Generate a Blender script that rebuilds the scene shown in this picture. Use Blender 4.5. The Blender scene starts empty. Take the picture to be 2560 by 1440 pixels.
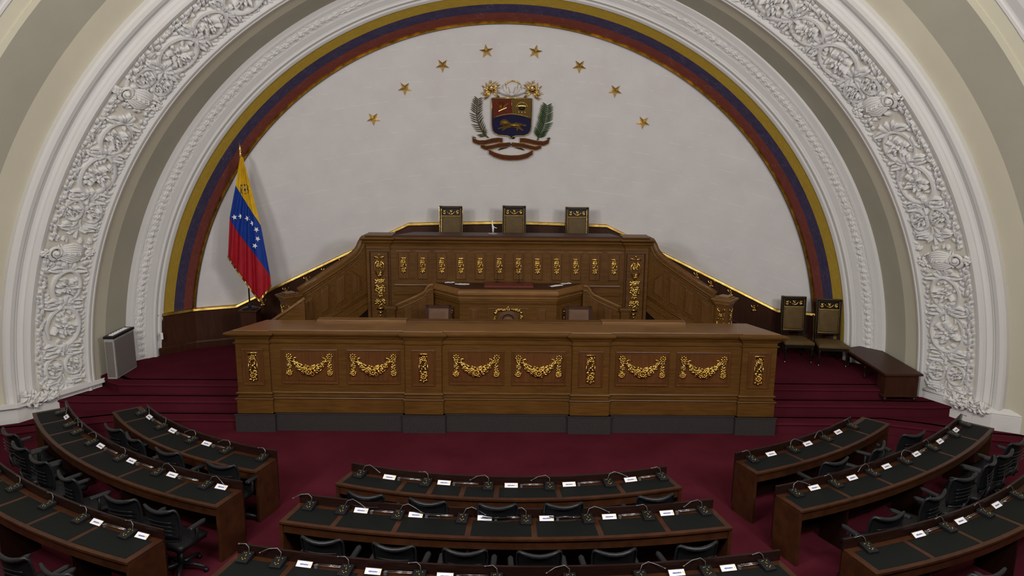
import bpy, bmesh, math, random
import numpy as np
from mathutils import Vector, Matrix
PI=math.pi; R_=math.radians
S=bpy.context.scene; COL=S.collection
random.seed(7)
# ---------------------------------------------------------------- materials
def nt(name):
    m=bpy.data.materials.new(name); m.use_nodes=True
    t=m.node_tree; b=t.nodes['Principled BSDF']; return m,t,b
def node(t,k,**kw):
    n=t.nodes.new(k)
    for a,v in kw.items():
        if a.startswith('i_'): n.inputs[int(a[2:])].default_value=v
        else: setattr(n,a,v)
    return n
def ramp(t,fac,stops):
    r=t.nodes.new('ShaderNodeValToRGB'); e=r.color_ramp.elements
    while len(e)<len(stops): e.new(.5)
    for i,(p,c) in enumerate(stops): e[i].position=p; e[i].color=(*c,1)
    t.links.new(fac,r.inputs[0]); return r.outputs[0]
def noise(t,scale,detail=4,stretch=None,rough=.55,coord='Object'):
    tc=t.nodes.new('ShaderNodeTexCoord'); src=tc.outputs[coord]
    if stretch:
        mp=t.nodes.new('ShaderNodeMapping'); mp.inputs['Scale'].default_value=stretch
        t.links.new(src,mp.inputs[0]); src=mp.outputs[0]
    n=t.nodes.new('ShaderNodeTexNoise'); n.inputs['Scale'].default_value=scale
    n.inputs['Detail'].default_value=detail; n.inputs['Roughness'].default_value=rough
    t.links.new(src,n.inputs['Vector']); return n.outputs[0]
def bump(t,b,h,strength,dist=.01):
    bp=t.nodes.new('ShaderNodeBump'); bp.inputs['Strength'].default_value=strength
    bp.inputs['Distance'].default_value=dist
    t.links.new(h,bp.inputs['Height']); t.links.new(bp.outputs[0],b.inputs['Normal'])
def plain(name,c,rough=.5,metal=0,spec=.5,nscale=None,var=.12,bmp=0,coat=0,stretch=None):
    m,t,b=nt(name); b.inputs['Roughness'].default_value=rough; b.inputs['Metallic'].default_value=metal
    b.inputs['Specular IOR Level'].default_value=spec; b.inputs['Coat Weight'].default_value=coat
    n=noise(t,nscale or 8,stretch=stretch)
    lo=tuple(x*(1-var) for x in c); hi=tuple(min(1,x*(1+var)) for x in c)
    t.links.new(ramp(t,n,[(.3,lo),(.7,hi)]),b.inputs['Base Color'])
    if bmp: bump(t,b,n,bmp)
    return m
def wood(name,dark,light,rough=.38,stretch=(1.2,14,14),scale=2.2,coat=.07,spec=.22):
    m,t,b=nt(name); b.inputs['Roughness'].default_value=rough; b.inputs['Specular IOR Level'].default_value=spec
    b.inputs['Coat Weight'].default_value=coat; b.inputs['Coat Roughness'].default_value=.25
    n=noise(t,scale,6,stretch,.6); n2=noise(t,.9,2)
    mx=node(t,'ShaderNodeMath',operation='MULTIPLY_ADD'); mx.inputs[1].default_value=.35; 
    t.links.new(n2,mx.inputs[0]); 
    sc=node(t,'ShaderNodeMath',operation='MULTIPLY'); sc.inputs[1].default_value=.65
    t.links.new(n,sc.inputs[0]); t.links.new(sc.outputs[0],mx.inputs[2])
    t.links.new(ramp(t,mx.outputs[0],[(.32,dark),(.68,light)]),b.inputs['Base Color'])
    bump(t,b,n,.12,.004); return m
M={}
M['oak']=wood('oak_brown',(.066,.027,.0055),(.142,.064,.014))
M['oakv']=wood('oak_brown_upright',(.074,.031,.009),(.142,.065,.018),stretch=(14,14,1.2))
M['oakp']=wood('oak_reddish_panel',(.074,.026,.008),(.138,.052,.015),stretch=(14,14,1.0))
M['oaktop']=wood('oak_polished_top',(.125,.058,.018),(.235,.115,.036),rough=.35,coat=.2)
M['bronze']=plain('dark_bronze_recess_shade',(.10,.05,.02),.4,.7)
M['mahog']=wood('mahogany_wall_panel',(.032,.010,.005),(.058,.02,.009),rough=.45,coat=.03,spec=.2,stretch=(10,10,1.4))
M['desk']=wood('dark_mahogany_desk',(.026,.0085,.0035),(.062,.021,.0075),rough=.4,coat=.08,spec=.22,stretch=(3,3,3))
M['deskd']=wood('very_dark_mahogany',(.010,.0035,.0025),(.02,.007,.0045),rough=.4,coat=.05,spec=.2)
M['stone']=plain('grey_stone_plinth',(.036,.031,.030),.8,spec=.15,nscale=60,var=.2)
M['blackwood']=plain('black_lacquer',(.012,.008,.006),.45,spec=.2)
M['leather']=plain('olive_brown_leather',(.100,.064,.025),.5,spec=.15,nscale=5,var=.15,bmp=.1)
M['leatherp']=plain('mauve_brown_leather',(.13,.072,.044),.5,spec=.15,nscale=6,var=.12,bmp=.1)
M['pad']=plain('black_leather_pad',(.0085,.0095,.009),.6,spec=.07,nscale=300,var=.3,bmp=.15)
M['cloth']=plain('white_cloth_paint',(.62,.58,.55),.5)
M['black']=plain('black_plastic',(.009,.009,.0105),.45,spec=.25)
M['mesh']=plain('black_mesh_fabric',(.008,.008,.009),.8,spec=.1,nscale=200,var=.4)
M['chairblk']=plain('black_chair_plastic',(.011,.012,.014),.38,spec=.35)
M['grey']=plain('dull_grey_speaker_cloth',(.03,.025,.023),.8,nscale=200)
M['wire']=plain('dull_grey_metal',(.22,.22,.23),.35,.6)
M['silver']=plain('polished_steel',(.6,.6,.62),.25,1)
M['acryl']=plain('clear_grey_acrylic',(.12,.12,.13),.15,spec=.8)
M['paper']=plain('white_card',(.85,.85,.86),.6,var=.03)
M['ink']=plain('blue_printed_lettering',(.10,.13,.45),.6)
M['yellow']=plain('yellow_key_marking',(.75,.55,.08),.5)
M['redleather']=plain('dark_red_leather',(.12,.022,.012),.4,nscale=20)
M['iron']=plain('black_wrought_iron',(.01,.01,.012),.35,.6)
M['bulb']=plain('crystal_white',(.75,.75,.78),.15)
m,t,b=nt('gilded_bronze'); M['gold']=m
b.inputs['Metallic'].default_value=1; b.inputs['Roughness'].default_value=.22
n=noise(t,30,3); t.links.new(ramp(t,n,[(.3,(.55,.34,.08)),(.7,(.88,.62,.20))]),b.inputs['Base Color']); bump(t,b,n,.25,.01)
m,t,b=nt('aged_brass_moulding'); M['brass']=m
b.inputs['Metallic'].default_value=1; b.inputs['Roughness'].default_value=.34
n=noise(t,6,3); t.links.new(ramp(t,n,[(.3,(.36,.23,.05)),(.7,(.72,.50,.14))]),b.inputs['Base Color'])
def carpet(name,a,c):
    m,t,b=nt(name); b.inputs['Roughness'].default_value=.95; b.inputs['Specular IOR Level'].default_value=0.0
    b.inputs['Sheen Weight'].default_value=0.0
    n=noise(t,1.1,5); f=noise(t,160,2)
    t.links.new(ramp(t,n,[(.3,a),(.7,c)]),b.inputs['Base Color']); bump(t,b,f,.5,.01); return m
M['carpet']=carpet('burgundy_carpet',(.068,.0105,.0175),(.094,.0148,.0245))
def plaster(name,c,var=.05,bs=.12,sc=18):
    m,t,b=nt(name); b.inputs['Roughness'].default_value=.75; b.inputs['Specular IOR Level'].default_value=.3
    n=noise(t,.8,5); f=noise(t,sc,4)
    lo=tuple(x*(1-var) for x in c)
    t.links.new(ramp(t,n,[(.3,lo),(.7,c)]),b.inputs['Base Color']); bump(t,b,f,bs,.01); return m
M['white']=plaster('white_plaster',(.74,.725,.71))
M['relief']=plaster('white_plaster_relief',(.76,.745,.73),bs=.25,sc=30)
M['ground']=plaster('cream_ground_plaster',(.64,.605,.53),.06)
M['cream']=plaster('cream_plaster',(.70,.665,.52),.08)
M['tan']=plaster('warm_tan_plaster',(.60,.56,.44),.08)
M['taupe_shade']=plaster('taupe_plaster_shade',(.47,.45,.36),.12)  # darker plaster tone: part of the arch reveals' shade is painted in
# apse wall: white plaster courses with faint joints
m,t,b=nt('white_apse_wall'); M['apse']=m
b.inputs['Roughness'].default_value=.8; b.inputs['Specular IOR Level'].default_value=.2
tc=node(t,'ShaderNodeTexCoord'); sp=node(t,'ShaderNodeSeparateXYZ'); t.links.new(tc.outputs['Object'],sp.inputs[0])
def mth(op,a,bv=None,c=None):
    n=node(t,'ShaderNodeMath',operation=op)
    for i,v in enumerate((a,bv,c)):
        if v is None: continue
        if isinstance(v,(int,float)): n.inputs[i].default_value=v
        else: t.links.new(v,n.inputs[i])
    return n.outputs[0]
xx=mth('MULTIPLY',sp.outputs[0],sp.outputs[0]); zc=mth('MULTIPLY_ADD',xx,.026,sp.outputs[2])
cl=mth('FRACT',mth('MULTIPLY',zc,3.0)); line=mth('LESS_THAN',mth('ABSOLUTE',mth('SUBTRACT',cl,.5)),.018)
nn=noise(t,2.2,4); brk=mth('GREATER_THAN',noise(t,3.0,3,(1.2,1,3)),.53); line=mth('MULTIPLY',line,brk)
c1=ramp(t,nn,[(.3,(.66,.625,.625)),(.7,(.70,.68,.675))])
mx=node(t,'ShaderNodeMix',data_type='RGBA'); t.links.new(mth('MULTIPLY',line,.45),mx.inputs[0]); t.links.new(c1,mx.inputs[6]); mx.inputs[7].default_value=(.86,.85,.84,1)
t.links.new(mx.outputs[2],b.inputs['Base Color']); bump(t,b,mth('ADD',line,noise(t,40,3)),.06,.01)
def mosaic(name,a,c,mort,vein):
    m,t,b=nt(name); b.inputs['Roughness'].default_value=.55; b.inputs['Specular IOR Level'].default_value=.35
    uv=node(t,'ShaderNodeUVMap'); br=node(t,'ShaderNodeTexBrick'); t.links.new(uv.outputs[0],br.inputs['Vector'])
    br.inputs['Color1'].default_value=(*a,1); br.inputs['Color2'].default_value=(*c,1); br.inputs['Mortar'].default_value=(*mort,1)
    br.inputs['Scale'].default_value=1; br.inputs['Brick Width'].default_value=.07; br.inputs['Row Height'].default_value=.026
    br.inputs['Mortar Size'].default_value=.0016; br.offset=.4; br.squash=1.5; br.squash_frequency=3
    vo=node(t,'ShaderNodeTexVoronoi',feature='DISTANCE_TO_EDGE'); vo.inputs['Scale'].default_value=9
    mp=node(t,'ShaderNodeMapping'); mp.inputs['Scale'].default_value=(1,2,1); t.links.new(uv.outputs[0],mp.inputs[0]); t.links.new(mp.outputs[0],vo.inputs['Vector'])
    lt=node(t,'ShaderNodeMath',operation='LESS_THAN'); lt.inputs[1].default_value=.016; t.links.new(vo.outputs['Distance'],lt.inputs[0])
    ns=node(t,'ShaderNodeTexNoise'); ns.inputs['Scale'].default_value=5; t.links.new(uv.outputs[0],ns.inputs['Vector'])
    g=node(t,'ShaderNodeMath',operation='GREATER_THAN'); g.inputs[1].default_value=.55; t.links.new(ns.outputs[0],g.inputs[0])
    mu=node(t,'ShaderNodeMath',operation='MULTIPLY'); t.links.new(lt.outputs[0],mu.inputs[0]); t.links.new(g.outputs[0],mu.inputs[1])
    m2=node(t,'ShaderNodeMath',operation='MULTIPLY'); m2.inputs[1].default_value=.4; t.links.new(mu.outputs[0],m2.inputs[0])
    mx=node(t,'ShaderNodeMix',data_type='RGBA'); t.links.new(m2.outputs[0],mx.inputs[0]); t.links.new(br.outputs[0],mx.inputs[6]); mx.inputs[7].default_value=(*vein,1)
    t.links.new(mx.outputs[2],b.inputs['Base Color']); bump(t,b,br.outputs['Fac'],.15,.003); return m
M['my']=mosaic('yellow_mosaic',(.42,.28,.035),(.36,.235,.028),(.27,.17,.02),(.5,.38,.1))
M['mb']=mosaic('blue_mosaic',(.040,.032,.072),(.055,.044,.10),(.03,.025,.05),(.22,.2,.28))
M['mr']=mosaic('red_mosaic',(.16,.038,.03),(.19,.05,.038),(.11,.028,.022),(.34,.2,.17))
def col(n,c,r=.5,**k): M[n]=plain(n,c,r,**k)
col('flag_yellow_satin',(.60,.36,.012),.55,spec=.2); col('flag_blue_satin',(.006,.034,.24),.55,spec=.2); col('flag_red_satin',(.32,.007,.016),.5,spec=.25)
col('enamel_red',(.12,.018,.008),.4); col('enamel_blue',(.012,.012,.045),.35); col('enamel_ochre',(.13,.075,.012),.4)
col('leaf_olive',(.062,.050,.012),.6,spec=.2); col('leaf_green',(.028,.066,.012),.6,spec=.2); col('ribbon_maroon',(.10,.028,.015),.4)
col('star_white',(.75,.75,.8),.6); col('grille_grey',(.36,.34,.32),.6)
m,t,b=nt('perforated_grille'); M['perf']=m; b.inputs['Roughness'].default_value=.6
tc=node(t,'ShaderNodeTexCoord'); br=node(t,'ShaderNodeTexBrick'); sx_=node(t,'ShaderNodeSeparateXYZ'); cx_=node(t,'ShaderNodeCombineXYZ')
t.links.new(tc.outputs['Object'],sx_.inputs[0]); ad=node(t,'ShaderNodeMath',operation='ADD'); t.links.new(sx_.outputs[0],ad.inputs[0]); t.links.new(sx_.outputs[1],ad.inputs[1])
t.links.new(ad.outputs[0],cx_.inputs[0]); t.links.new(sx_.outputs[2],cx_.inputs[1]); t.links.new(cx_.outputs[0],br.inputs['Vector'])
br.inputs['Scale'].default_value=1; br.inputs['Brick Width'].default_value=.034; br.inputs['Row Height'].default_value=.022; br.inputs['Mortar Size'].default_value=.006
br.inputs['Color1'].default_value=(.03,.027,.025,1); br.inputs['Color2'].default_value=(.05,.045,.04,1); br.inputs['Mortar'].default_value=(.24,.21,.195,1)
t.links.new(br.outputs[0],b.inputs['Base Color'])
# ---------------------------------------------------------------- mesh builder
class MB:
    def __init__(s): s.v=[]; s.f=[]; s.mi=[]; s.uv=None
    def add(s,vs,fs,mi=0,T=None):
        o=len(s.v)
        if T is not None: vs=[T@Vector(p) for p in vs]
        s.v+= [tuple(p) for p in vs]; s.f+=[tuple(i+o for i in f) for f in fs]; s.mi+=[mi]*len(fs); return s
    def box(s,x0,x1,y0,y1,z0,z1,mi=0,T=None):
        vs=[(x,y,z) for z in (z0,z1) for y in (y0,y1) for x in (x0,x1)]
        return s.add(vs,[(0,2,3,1),(4,5,7,6),(0,1,5,4),(1,3,7,5),(3,2,6,7),(2,0,4,6)],mi,T)
    def prism(s,poly,z0,z1,mi=0,T=None):
        n=len(poly); vs=[(x,y,z0) for x,y in poly]+[(x,y,z1) for x,y in poly]
        a=sum(poly[i][0]*poly[(i+1)%n][1]-poly[(i+1)%n][0]*poly[i][1] for i in range(n))
        fs=[tuple(range(n-1,-1,-1)),tuple(range(n,2*n))]+[(i,(i+1)%n,(i+1)%n+n,i+n) for i in range(n)]
        if a<0: fs=[f[::-1] for f in fs]
        return s.add(vs,fs,mi,T)
    def raised(s,poly,levels,T=None,mi=0,cap=True):
        """rings of a convex polygon (ccw) in xy inset by a at height h"""
        n=len(poly)
        def inset(d):
            out=[]
            for i in range(n):
                p0,p1,p2=Vector(poly[i-1]),Vector(poly[i]),Vector(poly[(i+1)%n])
                e1=(p1-p0).normalized(); e2=(p2-p1).normalized()
                n1=Vector((-e1.y,e1.x)); n2=Vector((-e2.y,e2.x)); b=(n1+n2); b=b/max(.2,(1+n1.dot(n2)))
                out.append(p1+b*d)
            return out
        vs=[];fs=[]
        for a,h in levels: vs+=[(p.x,p.y,h) for p in inset(a)]
        for k in range(len(levels)-1):
            fs+=[(k*n+i,k*n+(i+1)%n,(k+1)*n+(i+1)%n,(k+1)*n+i) for i in range(n)]
        if cap: fs.append(tuple(range((len(levels)-1)*n,len(levels)*n)))
        return s.add(vs,fs,mi,T)
    def tube(s,pts,r,n=8,mi=0,T=None,flat=1):
        pts=[Vector(p) for p in pts]; vs=[];fs=[]; up=None
        for i,p in enumerate(pts):
            d=(pts[min(i+1,len(pts)-1)]-pts[max(i-1,0)]).normalized()
            if up is None: up=Vector((0,0,1)) if abs(d.z)<.9 else Vector((1,0,0))
            a=d.cross(up).normalized(); bb=a.cross(d).normalized(); up=bb
            rr=r[i] if isinstance(r,(list,tuple)) else r
            for k in range(n):
                t_=2*PI*k/n; vs.append(p+a*math.cos(t_)*rr+bb*math.sin(t_)*rr*flat)
        for i in range(len(pts)-1):
            fs+=[(i*n+k,i*n+(k+1)%n,(i+1)*n+(k+1)%n,(i+1)*n+k) for k in range(n)]
        fs+=[tuple(range(n-1,-1,-1)),tuple(range((len(pts)-1)*n,len(pts)*n))]
        return s.add(vs,fs,mi,T)
    def lathe(s,prof,n=16,mi=0,T=None):
        vs=[(r*math.cos(2*PI*k/n),r*math.sin(2*PI*k/n),z) for r,z in prof for k in range(n)]
        fs=[(i*n+k,i*n+(k+1)%n,(i+1)*n+(k+1)%n,(i+1)*n+k) for i in range(len(prof)-1) for k in range(n)]
        fs+=[tuple(range(n-1,-1,-1)),tuple(range((len(prof)-1)*n,len(prof)*n))]
        return s.add(vs,fs,mi,T)
    def blob(s,c,r,rot=None,n=7,m=4,mi=0,T=None):
        vs=[];fs=[]
        rx,ry,rz=r if isinstance(r,(list,tuple)) else (r,r,r)
        Q=Matrix.Rotation(rot[0],3,rot[1]) if rot else Matrix.Identity(3)
        c=Vector(c)
        vs.append(c+Q@Vector((0,0,-rz)))
        for i in range(1,m):
            a=-PI/2+PI*i/m
            for k in range(n):
                b_=2*PI*k/n; vs.append(c+Q@Vector((rx*math.cos(a)*math.cos(b_),ry*math.cos(a)*math.sin(b_),rz*math.sin(a))))
        vs.append(c+Q@Vector((0,0,rz))); L=len(vs)-1
        fs+=[(0,1+(k+1)%n,1+k) for k in range(n)]
        for i in range(m-2): fs+=[(1+i*n+k,1+i*n+(k+1)%n,1+(i+1)*n+(k+1)%n,1+(i+1)*n+k) for k in range(n)]
        fs+=[(L,1+(m-2)*n+k,1+(m-2)*n+(k+1)%n) for k in range(n)]
        return s.add(vs,fs,mi,T)
    def sweep(s,path,prof,mi=0,closed=False,T=None):
        """moulding profile [(out,z)] closed loop swept along plan path; out = right-hand side of travel"""
        P=[Vector(p) for p in path]; n=len(P); m_=len(prof); vs=[];fs=[]
        for i in range(n):
            a=P[i-1] if (i>0 or closed) else None; c=P[(i+1)%n] if (i<n-1 or closed) else None
            e1=(P[i]-a).normalized() if a is not None else (c-P[i]).normalized()
            e2=(c-P[i]).normalized() if c is not None else e1
            n1=Vector((e1.y,-e1.x)); n2=Vector((e2.y,-e2.x)); b=(n1+n2)/max(.25,1+n1.dot(n2))
            for o,z in prof: vs.append((P[i].x+b.x*o,P[i].y+b.y*o,z))
        for i in range(n if closed else n-1):
            j=(i+1)%n
            fs+=[(i*m_+k,j*m_+k,j*m_+(k+1)%m_,i*m_+(k+1)%m_) for k in range(m_)]
        if not closed: fs+=[tuple(range(m_)),tuple(range(n*m_-1,(n-1)*m_-1,-1))]
        return s.add(vs,fs,mi,T)
    def mesh(s,name,mats,smooth=False,bev=0):
        me=bpy.data.meshes.new(name); me.from_pydata(s.v,[],s.f)
        for m in (mats if isinstance(mats,(list,tuple)) else [mats]): me.materials.append(M[m])
        if max(s.mi or [0]): me.polygons.foreach_set('material_index',s.mi)
        b=bmesh.new(); b.from_mesh(me); bmesh.ops.recalc_face_normals(b,faces=b.faces); b.to_mesh(me); b.free()
        if smooth: me.polygons.foreach_set('use_smooth',[True]*len(me.polygons))
        me.update(); return me
    def build(s,name,mats,parent=None,smooth=False,bev=0,loc=None,rot=None):
        o=bpy.data.objects.new(name,s.mesh(name,mats,smooth)); COL.objects.link(o)
        if parent: o.parent=parent
        if loc: o.location=loc
        if rot: o.rotation_euler=rot
        if bev:
            mo=o.modifiers.new('bevel','BEVEL'); mo.width=bev; mo.segments=2; mo.limit_method='ANGLE'; mo.angle_limit=R_(40)
        return o
def tag(o,label=None,cat=None,group=None,kind=None):
    if label: o['label']=label
    if cat: o['category']=cat
    if group: o['group']=group
    if kind: o['kind']=kind
    return o
def thing(name,label,cat,loc=(0,0,0),rz=0,group=None):
    o=bpy.data.objects.new(name,None); COL.objects.link(o); o.location=loc; o.rotation_euler=(0,0,rz)
    o.empty_display_size=.1
    return tag(o,label,cat,group)
def struct(o,parent=None): 
    if parent is None: o['kind']='structure'
    return o
KIDS={}
def dup(root,loc,rz,label,group=None):
    r=root.copy(); COL.objects.link(r); r.location=loc; r.rotation_euler=(0,0,rz); r['label']=label
    if group: r['group']=group
    kids=KIDS.get(root.name)
    if kids is None:
        kids=[o for o in list(COL.objects) if o.parent==root]; KIDS[root.name]=kids
        for k in kids: KIDS[k.name]=[o for o in list(COL.objects) if o.parent==k]
    for ch in kids:
        c=ch.copy(); COL.objects.link(c); c.parent=r
        for g in KIDS[ch.name]:
            d=g.copy(); COL.objects.link(d); d.parent=c
    return r
ZC=.59
# ---------------------------------------------------------------- floor and platform
mb=MB(); mb.box(-14,14,-6,19,-.3,0); struct(mb.build('floor','carpet'))
def mir(pts): return [(-x,y) for x,y in pts][::-1]
lv=[(.20,[(0,12.56),(6.95,12.56),(7.6,12.33),(8.4,11.92),(9.3,11.7),(9.9,11.8)]),
    (.40,[(0,12.95),(7.15,12.95),(7.80,12.92),(8.36,12.96),(8.46,13.02),(8.6,13.35)]),
    (.59,[(0,13.34),(7.38,13.34),(7.60,13.48),(7.93,13.80),(8.3,14.2)])]
for i,(z,half) in enumerate(lv):
    front=mir(half)+half[1:]
    poly=front+[(front[-1][0],19),(front[0][0],19)]
    mb=MB(); z0=-.01 if i==0 else lv[i-1][0]-.01
    mb.prism(poly,z0,z-.035)
    mb.sweep(front,[(0,z-.05),(.022,z-.04),(.028,z-.022),(.018,z-.004),(0,z),(-.3,z),(-.3,z-.05)])
    mb.prism([(x,y+.25) for x,y in front]+[(front[-1][0],19),(front[0][0],19)],z-.05,z)
    struct(mb.build('floor_step',['carpet']))
# ---------------------------------------------------------------- arch shells
def arc_path(n=96):
    """(cos,sin,z-drop) samples : vertical right leg, semicircle, vertical left leg"""
    out=[(1,0,0.0)]
    out+=[(math.cos(PI*i/n),math.sin(PI*i/n),None) for i in range(n+1)]
    out+=[(-1,0,0.0)]
    return out
AP=arc_path(120)
def shell(name,prof,mat,z0=0.0,parent=None,ox=0,oz=0):
    """prof [(r,y)] revolved round the arch axis"""
    vs=[];fs=[];uv=[]; m_=len(prof); L=0
    for i,(c,s_,zz) in enumerate(AP):
        for r,y in prof:
            vs.append((r*c+ox, y, z0 if zz is not None else ZC+oz+r*s_))
    n=len(AP)
    for i in range(n-1):
        for k in range(m_-1):
            fs.append((i*m_+k,(i+1)*m_+k,(i+1)*m_+k+1,i*m_+k+1))
    me=bpy.data.meshes.new(name); me.from_pydata(vs,[],fs); me.materials.append(M[mat])
    d=[0]
    for k in range(1,m_): d.append(d[-1]+math.hypot(prof[k][0]-prof[k-1][0],prof[k][1]-prof[k-1][1]))
    ra=prof[0][0]; arcs=[]
    for i in range(n):
        if i==0: arcs.append(0)
        else:
            a=vs[i*m_];b_=vs[(i-1)*m_]; arcs.append(arcs[-1]+math.dist(a,b_))
    ul=me.uv_layers.new(name='UVMap'); data=[]
    for p in me.polygons:
        for vi in p.vertices: data+= [arcs[vi//m_],d[vi%m_]]
    ul.data.foreach_set('uv',data)
    me.update(); o=bpy.data.objects.new(name,me); COL.objects.link(o)
    me.polygons.foreach_set('use_smooth',[True]*len(me.polygons))
    mo=o.modifiers.new('split','EDGE_SPLIT'); mo.split_angle=R_(14)
    if parent: o.parent=parent
    return o
def mould(p0,p1,steps):
    """profile between two (r,y) points with bumps; steps [(t,out)] , out toward room"""
    d=Vector((p1[0]-p0[0],p1[1]-p0[1])); L=d.length; d.normalize(); nrm=Vector((d.y,-d.x))
    if nrm.y>0: nrm=-nrm
    return [(p0[0]+d.x*L*t+nrm.x*o, p0[1]+d.y*L*t+nrm.y*o) for t,o in steps]
# apse wall : shallow dome
RS=15.8; YC=15.9-math.sqrt(RS**2-6.9**2)
def ywall(x,z,off=0):
    zz=max(z,ZC)-ZC
    return YC+math.sqrt((RS-off)**2-x*x-zz*zz)
vs=[];fs=[]; NR=24; NA=64
for i in range(NR+1):
    r=7.02*i/NR
    for k in range(NA+1):
        a=PI*k/NA; x=r*math.cos(a); z=ZC+r*math.sin(a); vs.append((x,ywall(x,z),z))
for i in range(NR):
    for k in range(NA): fs.append((i*(NA+1)+k,(i+1)*(NA+1)+k,(i+1)*(NA+1)+k+1,i*(NA+1)+k+1))
o0=len(vs); xs=[-7.02+14.04*k/60 for k in range(61)]
for x in xs: vs+= [(x,ywall(x,0),0),(x,ywall(x,0),ZC)]
for k in range(60): fs.append((o0+2*k,o0+2*k+2,o0+2*k+3,o0+2*k+1))
mb=MB(); mb.add(vs,fs); struct(mb.build('wall_apse','apse',smooth=True))
# gilded rim : thin brass beads on a dark bronze soffit
IN=dict(ox=-.05,oz=.06)
struct(shell('trim_1',[(6.955,15.83),(6.945,15.79),(6.935,15.785),(6.93,15.80),(6.92,15.785),(6.912,15.80),(6.90,15.785),(6.885,15.79)],'brass',**IN))
struct(shell('trim_2',[(6.885,15.79),(6.878,15.80),(6.90,15.93)],'bronze',**IN))
struct(shell('wall_rainbow_red',[(6.95,15.83),(7.08,15.66)],'mr',**IN))
struct(shell('wall_rainbow_blue',[(7.08,15.66),(7.215,15.50)],'mb',**IN))
struct(shell('wall_rainbow_yellow',[(7.215,15.50),(7.36,15.32)],'my',**IN))
pA=(7.36,15.30); pB=(7.52,15.06)
mold=mould(pA,pB,[(0,-.02),(0,.02),(.08,.03),(.14,.02),(.18,.045),(.34,.05),(.44,.03),(.5,.035),(.6,.06),(.75,.075),(.84,.05),(.88,.05),(.9,.02),(1,.02)])
struct(shell('trim_10',mold,'white',**IN))
IN2=dict(ox=-.04,oz=.04)
struct(shell('trim_3',[(7.50,15.06),(7.57,14.97),(7.585,14.985)]+[(7.735,14.80),(7.725,14.78),(7.75,14.75),(7.76,14.76),(7.84,14.66),(7.95,14.66)],'white',**IN2))
struct(shell('wall_inner_reveal',[(7.88,14.66),(7.905,14.30),(7.93,13.98)],'taupe_shade'))
struct(shell('wall_inner_band',[(7.93,13.98),(8.00,13.66),(8.0,13.62)],'tan'))
p0=(7.99,13.62); p1=(8.09,13.46)
struct(shell('trim_4',mould(p0,p1,[(0,-.03),(0,.03),(.15,.045),(.2,.03),(.3,.035),(.45,.07),(.65,.085),(.82,.07),(.9,.03),(1,.0)]),'white'))
p0=(8.52,12.72); p1=(8.87,12.33)
struct(shell('trim_5',mould(p0,p1,[(0,0),(.03,.03),(.06,.03),(.09,.085),(.18,.12),(.28,.11),(.34,.07),(.36,.03),(.44,.01),(.52,.015),(.58,.05),(.62,.055),(.66,.10),(.78,.13),(.9,.12),(.96,.08),(1,-.02)]),'white'))
struct(shell('wall_outer_band',[(8.87,12.36),(8.98,12.20),(9.13,12.02)],'tan'))
struct(shell('wall_outer_reveal',[(9.13,12.02),(9.30,11.66),(9.45,11.32)],'taupe_shade'))
struct(shell('wall_outer_fillet',[(9.45,11.32),(9.50,11.26),(9.515,11.27),(9.64,11.10)],'cream'))
p0=(9.64,11.10); p1=(10.15,10.55)
struct(shell('trim_6',mould(p0,p1,[(0,-.02),(0,.03),(.05,.035),(.07,.01),(.12,.02),(.3,.10),(.45,.13),(.5,.08),(.54,.08),(.6,.03),(.75,.04),(.8,.09),(.95,.11),(1,0)]),'white'))
struct(shell('wall_hall',[(10.15,10.55),(10.4,10.3),(10.4,4.0)],'cream'))
# plain plaster plinth at the arch feet (below the relief panel)
struct(shell('wall_arch_core',[(7.43,15.42),(7.68,15.10),(7.97,14.74),(7.985,13.95),(8.15,13.45)],'taupe_shade'))
for sx in (1,-1):   # projecting plaster plinth at each arch foot
    P=[(7.90,13.72),(8.44,12.68),(8.64,12.31),(9.25,12.02),(9.6,12.4),(9.2,13.3),(8.2,14.0)]
    mb=MB(); mb.prism([(sx*x,y) for x,y in P],0,.50); 
    Q=[(sx*x,y) for x,y in P[:4]]
    mb.sweep(Q if sx<0 else Q[::1],[(-.1,.50),(.0,.50),(0,.52),(-.03,.56),(-.1,.60)] )
    struct(mb.build('baseboard_'+('right' if sx>0 else 'left'),'white',bev=.01))
# ---------------------------------------------------------------- carved relief heightfield
def vnoise(x,y,seed):
    xi=np.floor(x).astype(int); yi=np.floor(y).astype(int); xf=x-xi; yf=y-yi
    def h(a,b): 
        n=(a*374761393+b*668265263+seed*1442695)&0x7fffffff
        n=((n^(n>>13))*1274126177)&0x7fffffff
        return ((n^(n>>16))&0xffff)/65535.0
    u=xf*xf*(3-2*xf); v=yf*yf*(3-2*yf)
    return (h(xi,yi)*(1-u)+h(xi+1,yi)*u)*(1-v)+(h(xi,yi+1)*(1-u)+h(xi+1,yi+1)*u)*v
def ridged(x,y,seed):
    a=1-np.abs(2*vnoise(x,y,seed)-1); b=1-np.abs(2*vnoise(x*2.1,y*2.1,seed+5)-1)
    return a*.65+b*.35
def relief_height(phi,v):
    s=phi*R_(1)*8.3
    edge=np.clip((.455-np.abs(v))/.03,0,1)
    return (.012*ridged(s*6,v*6,3)+.006*ridged(s*20,v*20,11))*edge
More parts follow.
